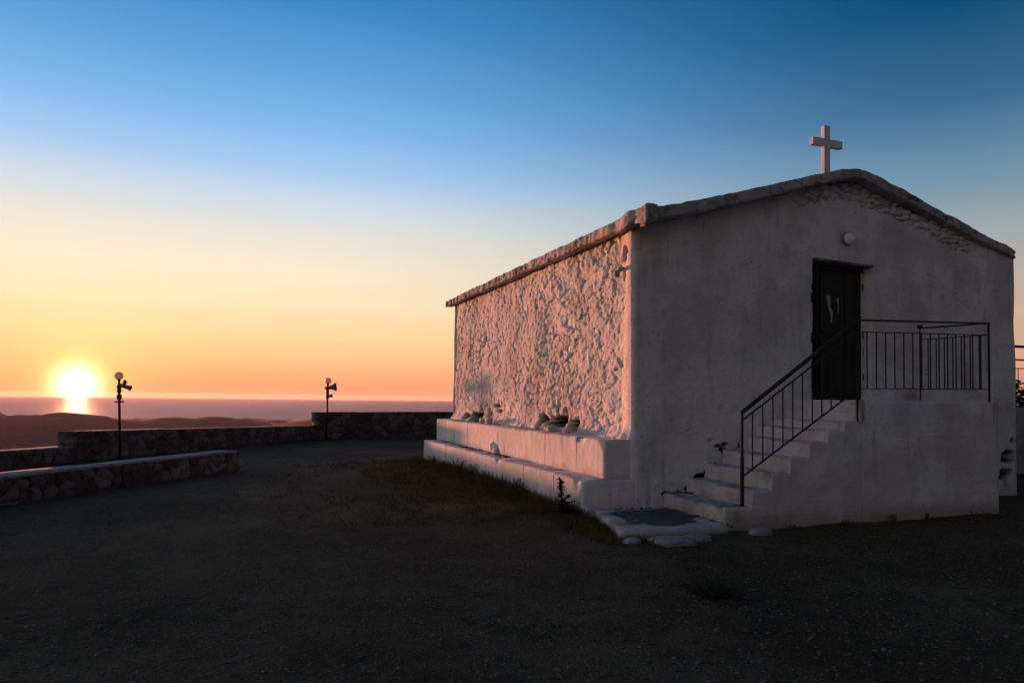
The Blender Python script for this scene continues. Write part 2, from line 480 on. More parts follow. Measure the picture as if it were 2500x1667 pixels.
# ------------------------------------------------------------------ chapel
chapel = thing('chapel', 'small whitewashed stone chapel with a low gable roof and a cross on its ridge', 'chapel')
WID, LEN = 7.72, 9.35
ROOFX = [(-.16, 4.135), (0, 4.165), (.3, 4.25), (1.6, 4.62), (2.6, 4.93), (3.5, 5.195), (3.85, 5.255), (4.0, 5.25), (4.3, 5.18), (5.1, 4.975), (6.66, 4.545), (7.66, 4.30), (7.85, 4.25)]
def roof_top(x): return np.interp(x, [a for a, b in ROOFX], [b for a, b in ROOFX])

# perimeter of the wall shell
rc = .07
per = []     # x, y, nx, ny, kind
for y in np.arange(LEN - rc, rc, -.019): per.append((0, y, -1, 0, 0))
for t in np.linspace(0, math.pi / 2, 6): per.append((rc - rc * math.cos(t), rc - rc * math.sin(t), -math.cos(t), -math.sin(t), 1))
for x in np.arange(rc + .025, WID - rc, .025): per.append((x, 0, 0, -1, 2))
for t in np.linspace(0, math.pi / 2, 5): per.append((WID - rc + rc * math.sin(t), rc - rc * math.cos(t), math.sin(t), -math.cos(t), 3))
for y in np.arange(rc + .12, LEN - rc, .12): per.append((WID, y, 1, 0, 4))
for t in np.linspace(0, math.pi / 2, 5): per.append((WID - rc + rc * math.cos(t), LEN - rc + rc * math.sin(t), math.cos(t), math.sin(t), 3))
for x in np.arange(WID - rc - .12, rc, -.12): per.append((x, LEN, 0, 1, 5))
for t in np.linspace(0, math.pi / 2, 5): per.append((rc - rc * math.sin(t), LEN - rc + rc * math.cos(t), -math.sin(t), math.cos(t), 3))
per = np.array(per); NP = len(per)
NR = 225
topz = roof_top(per[:, 0]) - .10
topz[per[:, 4] == 0] = 4.06; topz = np.where(per[:, 0] > 7.3, topz + .05 * sstep(7.3, 7.7, per[:, 0]), topz)
T = np.linspace(0, 1, NR)
PX = np.repeat(per[:, 0:1], NR, 1); PY = np.repeat(per[:, 1:2], NR, 1)
NX = np.repeat(per[:, 2:3], NR, 1); NY = np.repeat(per[:, 3:4], NR, 1)
KD = np.repeat(per[:, 4:5], NR, 1)
Z = -.12 + T[None, :] * (topz[:, None] + .12)

def holes(u, z, lst):
    """depth field of missing plaster: list of (u, z, ru, rz, depth), with ragged rims"""
    d = np.zeros_like(u); wob = fbm(u * 9, z * 9, None, 71, 3) * .45
    for hu, hz, ru, rz, dep in lst:
        q = np.sqrt(((u - hu) / ru) ** 2 + ((z - hz) / rz) ** 2) + wob
        d = np.maximum(d, dep * 2. * sstep(1.08, .78, q))
    return d

# side: whitewashed rubble, stones proud of the joints
ys, zs = PY, Z
wx = ys + .10 * fbm(ys * 2.2, zs * 2.2, None, 41, 3); wz = zs + .08 * fbm(ys * 2.2, zs * 2.2, None, 43, 3)
_, ed, cid, tl1 = voronoi(wx / .36, wz / .17, 51, .95, True)
_, edb, cidb, tl2 = voronoi(wx / .16 + 9, wz / .08 + 4, 57, .95, True)
cover = sstep(-.2, .3, fbm(ys * .55, zs * .7, None, 61, 3))         # where the plaster lies thicker
open_j = sstep(-.25, .15, fbm(ys * 2.6, zs * 3.1, None, 60, 3))     # joints the lime has not filled
stone = .018 * (cid - .5) + .026 * tl1 - .023 * open_j * sstep(.10, .02, ed) + (.012 * (cidb - .5) + .024 * tl2 - .007 * sstep(.16, .03, edb)) * (.35 + .65 * open_j)
side = stone * (1 - .40 * cover) + .008 * fbm(ys * 2.2, zs * 3.2, None, 63, 3) + .010 * fbm(ys * 7, zs * 9, None, 66, 3, .6) + .0105 * fbm(ys * 16, zs * 21, None, 65, 3, .8) + .03 * fbm(ys * .7, zs * .8, None, 67, 2) - .030
smooth_corner = sstep(.45, .12, ys)
side = side * (1 - .75 * smooth_corner)
SH = [(8.03, 1.13, .22, .07, .12), (7.3, 1.14, .3, .10, .16), (6.95, 1.2, .10, .17, .16), (6.35, 1.16, .13, .13, .15), (5.85, 1.42, .24, .035, .10), (5.65, 1.31, .2, .03, .10), (5.55, 1.47, .05, .07, .08),
      (3.35, 1.14, .10, .09, .14), (3.22, 1.24, .16, .06, .12), (3.05, 1.14, .07, .09, .14), (3.40, 1.26, .05, .05, .10),
      (2.60, 1.20, .26, .085, .2), (2.63, 1.34, .05, .10, .14), (2.30, 1.27, .07, .12, .16), (1.92, 1.15, .14, .10, .16), (2.05, 1.2, .10, .04, .1),
      (.275, 3.69, .10, .11, .14), (.30, 3.40, .06, .08, .06)]
SH = [(a, b, c * 1.3, d * 1.3, e * 1.3) if b < 1.3 else (a, b, c, d, e) for a, b, c, d, e in SH]
sh = holes(ys, zs, SH)
# plaster fillet swelling out at the foot above the step
foot = .10 * sstep(1.22, 1.02, zs) * (1 - sstep(.02, .1, sh))
# front: hand trowelled plaster
xs = PX
front = .020 * fbm(xs * .8, zs * .8, None, 81, 3) + .010 * fbm(xs * 3.3, zs * 5.5, None, 83, 4) + .004 * fbm(xs * 14, zs * 22, None, 85, 3) - .01
# bare stones under the verge
tz = roof_top(xs)
band = sstep(.46, .36, tz - zs + .10 * fbm(xs * 3, zs * 3, None, 91, 3)) * sstep(2.7, 3.1, xs) * sstep(6.9, 6.3, xs)
band = np.maximum(band, sstep(.50, .40, tz - zs + .06 * fbm(xs * 4, zs * 3, None, 92, 3)) * sstep(3.0, 3.25, xs) * sstep(4.7, 4.3, xs))
g1, ge, gc = voronoi(xs / .22 + 3 + .2 * fbm(xs * 2, zs * 2, None, 95, 2), zs / .10, 97)
front = front * (1 - band) + band * (-.075 + .085 * sstep(.02, .30, ge) * (.55 + .6 * gc))
FH = [(-.02, .63, .07, .05, .05), (.00, .48, .09, .05, .08), (.07, .205, .05, .035, .03), (.24, .18, .025, .05, .05), (.385, .36, .02, .05, .04),
      (.60, .215, .085, .07, .16), (.50, .285, .06, .025, .10), (.75, .275, .07, .02, .08), (.95, .30, .09, .02, .08),
      (.95, .335, .10, .06, .15), (1.05, .42, .06, .09, .16), (1.17, .49, .15, .05, .16), (1.30, .55, .10, .05, .16), (1.37, .61, .045, .07, .14), (1.64, .70, .08, .05, .14), (1.60, .83, .09, .035, .12), (1.50, .88, .06, .03, .10),
      (1.42, .93, .08, .018, .07), (1.72, .85, .05, .03, .10), (1.96, .97, .14, .03, .12), (1.90, .92, .12, .05, .15), (2.02, 1.01, .07, .02, .08), (1.55, .955, .05, .025, .08), (2.23, 1.195, .06, .03, .06), (2.36, 1.18, .04, .02, .05),
      (1.30, 1.02, .05, .015, .03), (.06, 1.28, .012, .06, .025), (.9, 1.15, .05, .015, .015),
      (7.5, .66, .17, .12, .2), (7.44, .38, .14, .09, .2), (7.33, .31, .10, .04, .12), (7.42, .24, .06, .10, .12), (7.60, .95, .07, .04, .06)]
front = front + .040 * sstep(.85, .42, zs + .12 * fbm(xs * 2, zs * 2, None, 88, 2)) * sstep(.9, .35, xs) + .02 * sstep(1.3, 1.0, zs) * sstep(.6, .2, xs)
fh = holes(xs, zs, FH)
# the doorway is sunk into the wall
wl = 3.185 + .025 * fbm(zs * 5, zs * 0, None, 101, 3) + .02 * fbm(zs * 17, zs * 0, None, 103, 2)
wr = 4.335 + .015 * fbm(zs * 4, zs * 0 + 5, None, 105, 3)
wt = 3.80 + .012 * fbm(xs * 6, xs * 0, None, 107, 2) - .03 * (xs - 3.2)
door = sstep(-.013, .013, xs - wl) * sstep(.03, -.03, xs - wr) * sstep(.015, -.015, zs - wt) * sstep(1.585, 1.61, zs)
front = front - fh - .34 * door
isS = (KD == 0); isF = (KD == 2); isC = (KD == 1)
disp = np.where(isS, side - sh + foot, np.where(isF, front, .02 * fbm((PX - PY) * 1.3, Z * 1.3, None, 111, 4)))
# ease both faces into the rounded corner
cz = .016 * fbm(Z * 1.4, Z * 0 + 3, None, 113, 4) + .008 * fbm(Z * 8, Z * 0 + 8, None, 115, 3) + .05 * sstep(1.2, 1.0, Z)
near = np.where(isS, sstep(.30, .07, PY), np.where(isF, sstep(.25, .07, PX), 0.)) * (1 - sstep(.02, .06, np.where(isS, sh, fh)))
disp = disp * (1 - near) + cz * near
disp = np.where(isC, cz, disp)
X = PX + NX * disp; Y = PY + NY * disp
bare = np.where(isS, np.maximum(sstep(.05, .13, sh), (1 - smooth_corner) * .5 * open_j * np.maximum(sstep(.07, .0, ed), .6 * sstep(.06, .0, edb) * sstep(.0, .4, fbm(ys * 1.7, zs * 1.7, None, 118, 2)))), np.where(isF, np.maximum(sstep(.03, .09, fh), .75 * band * sstep(.09, .0, ge)), 0.))
# fine cracks and rust on the face below the railing post and at the door's right
rust = np.where(isF, .6 * sstep(.05, .0, np.abs(xs - 6.95 - .02 * fbm(zs * 3, zs * 0, None, 121, 2))) * sstep(3.3, 2.9, zs) * sstep(1.7, 2.4, zs) * .6, 0.)
rust = np.where(isF, np.maximum(rust, .55 * sstep(1.1, .3, np.hypot((xs - 5.2) / .22, (zs - 1.70) / .10) + .5 * fbm(xs * 7, zs * 7, None, 123, 3))), rust)
rust = np.where(isS, np.maximum(rust, .5 * sstep(.04, .0, np.abs(ys - .29)) * sstep(2.9, 3.4, zs) * sstep(3.5, 3.4, zs)), rust)
crk = np.where(isS, sstep(.014, .004, np.abs(ys - .22 - .02 * fbm(zs * 4, zs * 0, None, 125, 3))) * sstep(1.75, 1.85, zs) * sstep(2.3, 2.2, zs), 0.)
bare = np.maximum(bare, crk * .7)
bare = np.where(KD == 5, .85, bare)     # unseen back wall darkened to cut its pink bounce onto the parapet
V = np.stack([X, Y, Z], -1).reshape(-1, 3)
I, J = np.meshgrid(np.arange(NP), np.arange(NR - 1), indexing='ij')
F = np.stack([I * NR + J, ((I + 1) % NP) * NR + J, ((I + 1) % NP) * NR + J + 1, I * NR + J + 1], -1).reshape(-1, 4)
obj_from('wall', V, F, M['side'], chapel, smooth=True, attrs={'bare': bare.ravel(), 'rust': rust.ravel()})

# roof: one thick plastered slab, folded over the ridge, sagging and lumpy
def over(x):     # how far the verge stands proud of the front wall
    return np.interp(x, [-.2, .02, .10, .8, 1.6, 3.9, 7.0, 7.8], [.62, .60, .44, .34, .27, .21, .10, .03])
xs_r = np.concatenate([[-.15], np.linspace(-.12, .2, 12), np.linspace(.23, WID - .11, 250), [WID - .09, WID - .075]])
ys_r = np.concatenate([np.linspace(0, 1, 34), np.linspace(1.03, LEN + .25, 280)])      # the first metre is stretched to the verge line
nx_, ny_ = len(xs_r), len(ys_r)
GX, GY = np.meshgrid(xs_r, ys_r, indexing='ij')
ov = over(GX)
GYY = np.where(GY <= 1, -ov + (1 + ov) * GY, GY)
thick = np.interp(GX, [-.2, 0, 1, 3.9, 7, 7.8], [.15, .165, .175, .16, .145, .14])
top = roof_top(GX) + .020 * fbm(GX * 1.3, GYY * 1.1, None, 133, 3) + .018 * fbm(GX * 6, GYY * 6, None, 135, 4, .65)
top = top + .03 * sstep(.05, -.02, GX) * sstep(.5, -.5, GYY)
bot = roof_top(GX) - thick + .018 * fbm(GX * 2.6, GYY * 2.2, None, 137, 4) + .022 * fbm(GX * 10, GYY * 10, None, 139, 4, .65) - .07 * sstep(.12, -.03, GX) * sstep(-.05, -.5, GYY)
GXX = np.where(GX < .02, GX + .022 * fbm(GYY * 1.9, GYY * 0, None, 141, 4) - .012 + .015 * fbm(GYY * 11, GYY * 0, None, 143, 3), GX)
GY2 = np.where(GYY < .0, GYY + .022 * fbm(GX * 2.3, GX * 0 + 2, None, 145, 4) + .010 * fbm(GX * 12, GX * 0 + 6, None, 147, 3), GYY)
cn = sstep(.5, .0, GX + .16) * sstep(.5, -.3, GYY)
top = top + cn * .035 * fbm(GX * 9, GYY * 7, None, 148, 3); bot = bot + cn * .05 * fbm(GX * 8, GYY * 6, None, 149, 3)
GXX = GXX + cn * .03 * fbm(GYY * 7, GX * 7, None, 150, 3); GY2 = GY2 + cn * .05 * fbm(GX * 9, GX * 0 + 4, None, 152, 3)
Vt = np.stack([GXX, GY2, top], -1).reshape(-1, 3)
rows = 5     # the slab's edge gets rows of its own so it can bulge
layers = [Vt]
for r in range(1, rows + 1):
    t = r / rows
    zz = top * (1 - t) + bot * t
    layers.append(np.stack([GXX, GY2, zz], -1).reshape(-1, 3) + 0)
L = np.array(layers)
rim = np.zeros((nx_, ny_), bool); rim[0] = rim[-1] = True; rim[:, 0] = rim[:, -1] = True
cx0 = np.array([WID / 2, LEN / 2])
for r in range(1, rows):
    P = L[r]; m = rim.ravel()
    nrm = np.zeros_like(P)
    nrm[:, 0] = np.where(np.arange(len(P)) // ny_ == 0, -1, np.where(np.arange(len(P)) // ny_ == nx_ - 1, 1, 0))
    nrm[:, 1] = np.where(np.arange(len(P)) % ny_ == 0, -1, np.where(np.arange(len(P)) % ny_ == ny_ - 1, 1, 0))
    am = .006 + .016 * fbm(P[:, 0] * 23 + P[:, 1] * 23, P[:, 2] * 26, None, 153, 3) + .024 * fbm(P[:, 0] * 8 + P[:, 1] * 8, P[:, 2] * 12, None, 151, 4, .65)
    L[r][m] += (nrm * am[:, None])[m]
idx = -np.ones((rows + 1, nx_ * ny_), int)
VV = []; c = 0
for r in range(rows + 1):
    sel = np.ones(nx_ * ny_, bool) if r in (0, rows) else rim.ravel()
    idx[r, sel] = c + np.arange(sel.sum()); VV.append(L[r][sel]); c += sel.sum()
FF = []
for i in range(nx_ - 1):
    for j in range(ny_ - 1):
        a, b_, c_, d_ = i * ny_ + j, (i + 1) * ny_ + j, (i + 1) * ny_ + j + 1, i * ny_ + j + 1
        FF.append((idx[0, a], idx[0, b_], idx[0, c_], idx[0, d_]))
        FF.append((idx[rows, a], idx[rows, d_], idx[rows, c_], idx[rows, b_]))
loop = [(i, 0) for i in range(nx_)] + [(nx_ - 1, j) for j in range(1, ny_)] + [(i, ny_ - 1) for i in range(nx_ - 2, -1, -1)] + [(0, j) for j in range(ny_ - 2, 0, -1)]
for q in range(len(loop)):
    a = loop[q][0] * ny_ + loop[q][1]; b_ = loop[(q + 1) % len(loop)]; b_ = b_[0] * ny_ + b_[1]
    for r in range(rows):
        FF.append((idx[r + 1, a], idx[r + 1, b_], idx[r, b_], idx[r, a]))
VV = np.vstack(VV)
ck = sstep(.75, .8, np.abs(fbm(VV[:, 0] * 2.3, VV[:, 2] * 4 + VV[:, 1], None, 155, 3)) * -1 + .83)
cavity = .55 * ck * sstep(.0, .25, fbm(VV[:, 0] * 1.1, VV[:, 1] * 1.1, None, 157, 2))
obj_from('roof', VV, np.array(FF), M['roof'], chapel, smooth=True, attrs={'bare': cavity, 'rust': cavity * 0})

# stepped plinth along the side
V, F = lumpy_box(-.80, -.40, -.03, 9.17, -.12, .505, .045, .03, .012, 1.6, 3)
def chip(V, lst):
    b = np.zeros(len(V))
    for (cx_, cy_, cz_, r, d, nx__, nz__) in lst:
        q = np.sqrt((V[:, 0] - cx_) ** 2 + ((V[:, 1] - cy_) * .8) ** 2 + (V[:, 2] - cz_) ** 2) / r + .3 * fbm(V[:, 0] * 9, V[:, 1] * 9, V[:, 2] * 9, 161, 2)
        w = sstep(1.1, .7, q); V[:, 0] += nx__ * d * w; V[:, 2] += nz__ * d * w; b = np.maximum(b, w * .35)
    return b
b1 = chip(V, [(-.8, 3.4, .5, .09, .015, 1, -1), (-.8, .05, .5, .13, .03, .6, -1)])
obj_from('lower_plinth_step', V, F, M['plinth'], chapel, smooth=True, attrs={'bare': np.maximum(b1 * .4, .45 * sstep(.485, .50, V[:, 2]) * sstep(-.1, .35, fbm(V[:, 0] * 6, V[:, 1] * 3, None, 171, 4))), 'rust': .4 * sstep(.28, .02, V[:, 2] + .1 * fbm(V[:, 1] * 2, V[:, 1] * 0, None, 173, 4))})
V, F = lumpy_box(-.43, .06, .005, 9.33, .30, 1.035, .045, .03, .012, 1.6, 9)
q = np.sqrt(((V[:, 1] - 4.72) / .22) ** 2 + ((V[:, 2] - .50) / .2) ** 2) + .35 * fbm(V[:, 1] * 6, V[:, 2] * 6, None, 163, 3)
w = sstep(1.1, .85, q) * (V[:, 0] < -.3)
V[:, 0] -= .05 * w * (1 + .6 * fbm(V[:, 1] * 12, V[:, 2] * 12, None, 165, 3))
b2 = chip(V, [(-.43, .8, 1.03, .10, .02, 1, -1), (-.43, .05, 1.03, .10, .02, 1, -.5)])
slit = sstep(.02, .008, np.abs(V[:, 1] - 4.47 - .02 * (V[:, 2] - .5))) * sstep(.45, .6, V[:, 2]) * sstep(.95, .85, V[:, 2])
obj_from('upper_plinth_step', V, F, M['plinth'], chapel, smooth=True, attrs={'bare': np.maximum(np.maximum(b2 * .4, slit * .8), .40 * sstep(1.012, 1.03, V[:, 2]) * sstep(-.1, .35, fbm(V[:, 0] * 6, V[:, 1] * 3, None, 175, 4))), 'rust': .35 * sstep(.60, .50, V[:, 2] + .08 * fbm(V[:, 1] * 3, V[:, 1] * 0, None, 177, 4))})

# plaster toe where plinth and front wall run together
V, F = lumpy_box(-.79, .42, -.042, .10, -.12, .49, .035, .022, .012, 2.2, 15)
xx = np.clip((V[:, 0] + .78) / .35, 0, 1)
obj_from('plinth_toe', V, F, M['plinth'], chapel, smooth=True, attrs={'bare': 0 * xx, 'rust': 0 * xx})

# cross on the ridge, a step back from the verge
cr = MB(); cr.box(3.853, 3.975, .46, .54, 5.16, 6.185)
crs = cr.build('cross', M['cross'], chapel, bevel=.008)
ca = MB(); ca.box(3.615, 3.8535, .457, .543, 5.835, 5.962); ca.box(3.9745, 4.235, .457, .543, 5.83, 5.957)
ca.build('cross_arm', M['cross'], crs, bevel=.008)

# door
dr = MB(); dr.box(3.15, 4.40, .20, .25, 1.60, 3.84)
dob = dr.build('door', M['door'], chapel)
p = MB(); p.box(3.48, 3.95, .178, .199, 2.70, 3.62); p.box(3.48, 3.95, .178, .199, 1.78, 2.55)
p.box(4.0, 4.33, .186, .199, 1.72, 3.66)
p.build('door_panel', M['door'], dob, bevel=.006)
for pl in ([(3.60, 3.30), (3.67, 3.31), (3.69, 3.12), (3.735, 3.02), (3.70, 2.83), (3.68, 3.0), (3.63, 3.12)], [(3.81, 3.26), (3.855, 3.27), (3.85, 3.14), (3.85, 3.02), (3.835, 3.02), (3.83, 3.15)]):
    f = MB(); n = len(pl)
    f.add([(x, .178, z) for x, z in pl] + [(x, .174, z) for x, z in pl], [tuple(range(n))[::-1], tuple(range(n, 2 * n))] + [(i, (i + 1) % n, (i + 1) % n + n, i + n) for i in range(n)])
    f.build('paint_flake', M['flake'], dob)
hd = MB(); hd.tube([(3.42, .18, 2.62), (3.42, .145, 2.62), (3.42, .14, 2.58), (3.42, .14, 2.50)], .012, 8)
hd.build('door_handle', M['iron'], dob, smooth=True)
fm = MB()
fm.box(3.37, 3.43, .150, .1995, 1.62, 3.77); fm.box(4.345, 4.395, .150, .1995, 1.62, 3.77); fm.box(3.4305, 4.3445, .152, .1985, 3.70, 3.77)
fm.build('door_frame', M['frame'], dob, bevel=.004)
for hz_ in (1.95, 2.62, 3.40):
    hb = MB(); hb.tube([(4.335, .150, hz_), (4.335, .150, hz_ + .11)], .011, 8); hb.build('hinge', M['iron'], dob)
V, F = lumpy_box(3.17, 4.37, -.045, .27, 3.775, 3.815, .035, .01, .014, 3., 23)
V[:, 2] -= .03 * (V[:, 0] - 3.2) - .015
obj_from('lintel', V, F, M['lintel'], chapel, smooth=True)
# a bent iron spout under the eave
sp = MB(); sp.tube([(.02, .30, 3.47), (-.06, .29, 3.46), (-.10, .285, 3.42), (-.105, .28, 3.34)], [.03, .035, .04, .035], 10)
sp.build('drain_spout', M['coping'], chapel, smooth=True)

# wall lamp above the door
wlamp = thing('wall_lamp', 'round white bulkhead lamp on the gable above the door', 'lamp', (3.85, -.005, 4.18))
b = MB(); b.tube([(0, .03, 0), (0, -.03, 0)], [.115, .108], 24); b.build('lamp_base', M['coping'], wlamp, smooth=False)
b = MB(); b.sphere((0.012, -.03, 0), .098, 24, 14, (1, .85, 1)); b.build('lamp_globe', M['bulkhead'], wlamp, smooth=True)

# ------------------------------------------------------------------ staircase
stair = thing('staircase', 'whitewashed concrete stair with a landing at the chapel door', 'staircase', (1.6, -.7, 0))
def child_local(o):      # parts are modelled in world coordinates, then hung on their thing
    o.location = -Vector(o.parent.location); return o
SY0, SY1 = -1.40, .03
tops = [(.49, .275), (.89, .475), (1.20, .675), (1.50, .875), (1.80, 1.07), (2.10, 1.22), (2.38, 1.33)]
for i, (x0, zt) in enumerate(tops):
    x1 = tops[i + 1][0] if i + 1 < len(tops) else 2.66
    V, F = lumpy_box(x0, x1 - .001, SY0 + .012, SY1, -.1, zt, .035, .014, .022, 2.1, 31, .010, 9.)
    r = sstep(1.1, .3, np.hypot((V[:, 0] - .62) / .10, (V[:, 2] - .12) / .14)) * .5 if i == 0 else V[:, 0] * 0
    if i == 6: r = sstep(.06, .01, np.abs(V[:, 0] - 2.63)) * (V[:, 1] < -1.3) * .6
    child_local(obj_from('step', V, F, M['stair'], stair, smooth=True, attrs={'bare': .45 * sstep(-.05, .3, fbm(V[:, 0] * 5, V[:, 1] * 5, V[:, 2] * 5, 33, 4)) * sstep(zt - .03, zt, V[:, 2]), 'rust': np.maximum(r, .35 * sstep(.1, .4, fbm(V[:, 0] * 3, V[:, 1] * 3, V[:, 2] * 3, 35, 3)))}))
# the flank of the flight is one plastered face, stepped along its top
xcol = []; zcol = []
for i, (x0, zt) in enumerate(tops):
    x1 = tops[i + 1][0] if i + 1 < len(tops) else 2.665
    for x in np.linspace(x0 + (.0 if i == 0 else .006), x1 - .006, max(3, int((x1 - x0) / .03))): xcol.append(x); zcol.append(zt + .004)
xcol = np.array(xcol); zcol = np.array(zcol)
wob = .012 * fbm(xcol * 7, xcol * 0, None, 401, 3)
tcol = np.concatenate([np.linspace(0, 1, 44), [1., 1.]])
XX, TT = np.meshgrid(xcol, tcol, indexing='ij'); ZT = np.repeat((zcol + wob)[:, None], len(tcol), 1)
ZZ = -.1 + TT * (ZT + .1)
YY = SY0 - .004 + .012 * fbm(XX * 2.2, ZZ * 2.2, None, 403, 3) + .005 * fbm(XX * 9, ZZ * 9, None, 405, 3)
ed_ = sstep(.03, .0, ZT - ZZ); YY = YY + .012 * ed_
YY[:, -2] += .012; ZZ[:, -2] += .004; YY[:, -1] = SY0 + .07; ZZ[:, -1] -= .004
n_c, k_c = XX.shape
I, J = np.meshgrid(np.arange(n_c - 1), np.arange(k_c - 1), indexing='ij')
F = np.stack([I * k_c + J, (I + 1) * k_c + J, (I + 1) * k_c + J + 1, I * k_c + J + 1], -1).reshape(-1, 4)
first = np.arange(k_c); Vs = np.stack([XX, YY, ZZ], -1).reshape(-1, 3)
back = Vs[first] * [1, 0, 1] + [0, SY0 + .07, 0]; nb0 = len(Vs); Vs = np.vstack([Vs, back])
F = np.vstack([F, np.array([(nb0 + j, j, j + 1, nb0 + j + 1) for j in range(k_c - 1)])])
rs_ = sstep(1.1, .3, np.hypot((Vs[:, 0] - .66) / .10, (Vs[:, 2] - .14) / .14)) * .5
rs_ = np.maximum(rs_, .7 * sstep(.05, .01, np.abs(Vs[:, 0] - 2.64)) * sstep(1.30, 1.34, Vs[:, 2]))
rs_ = np.maximum(rs_, .35 * sstep(.26, .0, Vs[:, 2] + .08 * fbm(Vs[:, 0] * 3, Vs[:, 0] * 0, None, 39, 3)))
bs_ = .8 * sstep(.55, .62, fbm(Vs[:, 0] * 9, Vs[:, 2] * 9, None, 407, 3) + .9 * np.exp(-((Vs[:, 0] - 1.18) / .14) ** 2 - ((Vs[:, 2] - .42) / .10) ** 2) - .25)
child_local(obj_from('stair_flank', Vs, F, M['stair'], stair, smooth=True, attrs={'bare': bs_, 'rust': rs_}))
V, F = lumpy_box(2.66, 5.26, SY0 - .002, SY1, -.1, 1.62, .04, .007, .012, 1.7, 37, .006, 7.)
r = np.maximum(.8 * sstep(.05, .01, np.abs(V[:, 0] - 2.685)) * sstep(1.28, 1.36, V[:, 2]), .55 * sstep(.05, .01, np.abs(V[:, 0] - 5.19)) * sstep(1.1, 1.5, V[:, 2])) * (V[:, 1] < -1.3)
r = np.maximum(r, .35 * sstep(.28, .0, V[:, 2] + .08 * fbm(V[:, 0] * 3, V[:, 0] * 0, None, 39, 3)))
child_local(obj_from('landing', V, F, M['stair'], stair, smooth=True, attrs={'bare': 0 * r, 'rust': r}))

# entrance slab with an unpainted middle
slab = thing('entrance_slab', 'low whitewashed slab at the stair foot with a bare cement middle', 'slab', (-.1, -.8, 0))
V, F = lumpy_box(-.80, .47, -1.52, .02, -.10, .105, .045, .035, .012, 1.8, 43, .008, 9.)
V[:, 0] += .28 * (V[:, 1] + .75) * sstep(-.1, -.7, V[:, 0])
r = np.maximum(sstep(.07, .0, V[:, 2]) * .5, .55 * sstep(.0, .35, fbm(V[:, 0] * 2.6, V[:, 1] * 2.6, None, 45, 4)))
child_local(obj_from('slab', V, F, M['stair'], slab, smooth=True, attrs={'bare': 0 * r, 'rust': r}))
N = 72; a = np.linspace(0, 2 * math.pi, N, endpoint=False)
rad = 1 + .30 * fbm(np.cos(a) * 2, np.sin(a) * 2, None, 47, 3)
sgx = np.sign(np.cos(a)) * np.abs(np.cos(a)) ** .5; sgy = np.sign(np.sin(a)) * np.abs(np.sin(a)) ** .5
pv = np.stack([-.16 + .50 * sgx * rad + .22 * (.50 * sgy), -.80 + .50 * sgy * rad, 0 * a + .114], -1)
pv = np.vstack([pv, pv * [1, 1, 0] + [0, 0, .06]])
pf = [tuple(range(N))] + [(i, i + N, (i + 1) % N + N, (i + 1) % N) for i in range(N)]
child_local(obj_from('cement_patch', pv, pf, M['patch'], slab))

# ------------------------------------------------------------------ railing
rail = thing('iron_railing', 'black wrought iron railing on the chapel stair and landing', 'railing', (2.66, -1.35, 1.62))
IR = M['iron']
def rpart(mb, name, **k): return child_local(mb.build(name, IR, rail, **k))
RY = -1.35
A0 = (.782, RY, 1.452); A1 = (2.66, RY, 2.70); B1 = (5.16, RY, 2.772); C1 = (5.15, -.215, 2.80)
m = MB(); m.bar(A0, A1, .055, .034); rpart(m, 'stair_handrail')
m = MB(); m.bar(A1, B1, .05, .022); rpart(m, 'front_handrail')
m = MB(); m.bar(B1, C1, .05, .022); rpart(m, 'side_handrail')
def lerp(a, b, t): return tuple(a[i] + (b[i] - a[i]) * t for i in range(3))
# stair flight
mid0, mid1 = (.79, RY, 1.355), (2.66, RY, 2.555)
low0, low1 = (.785, RY, .65), (2.50, RY, 1.675)
m = MB(); m.bar(mid0, mid1, .03, .012); rpart(m, 'stair_rail')
m = MB(); m.bar(low0, low1, .03, .012); rpart(m, 'stair_rail')
m = MB(); m.bar((.782, RY, .27), (.782, RY, .9), .034, .034, (0, 1, 0)); m.bar((.782, RY, .9), (.782, RY, 1.45), .022, .022, (0, 1, 0))
m.box(.745, .82, RY - .04, RY + .04, .262, .285); rpart(m, 'post')
m = MB(); m.bar((2.66, RY, 1.30), (2.66, RY, 2.695), .024, .024, (0, 1, 0)); rpart(m, 'post')
m = MB(); m.bar((5.16, RY, 1.60), (5.16, RY, 2.77), .022, .022, (0, 1, 0)); rpart(m, 'post')
m = MB(); m.bar((5.15, -.215, 1.60), (5.15, -.215, 2.80), .016, .016, (0, 1, 0)); m.box(5.122, 5.178, -.245, -.19, 2.79, 2.85); rpart(m, 'post')
nb = 11
for i in range(1, nb + 1):
    x = .782 + i * .158
    t = (x - mid0[0]) / (mid1[0] - mid0[0]); zt = mid0[2] + (mid1[2] - mid0[2]) * t
    u = (x - low0[0]) / (low1[0] - low0[0]); zb = low0[2] + (low1[2] - low0[2]) * u if u < 1 else 1.69
    m = MB(); m.bar((x, RY, zb), (x, RY, zt), .0125, .0125, (0, 1, 0)); rpart(m, 'baluster')
# landing front
m = MB(); m.bar((2.66, RY, 2.54), (5.16, RY, 2.60), .03, .011); rpart(m, 'front_rail')
m = MB(); m.bar((2.66, RY, 1.775), (5.16, RY, 1.807), .03, .011); rpart(m, 'front_rail')
for i in range(1, 15):
    t = i / 15.; x = 2.66 + 2.5 * t
    m = MB(); m.bar((x, RY, 1.776 + .032 * t), (x, RY, 2.54 + .06 * t), .0125, .0125, (0, 1, 0)); rpart(m, 'baluster')
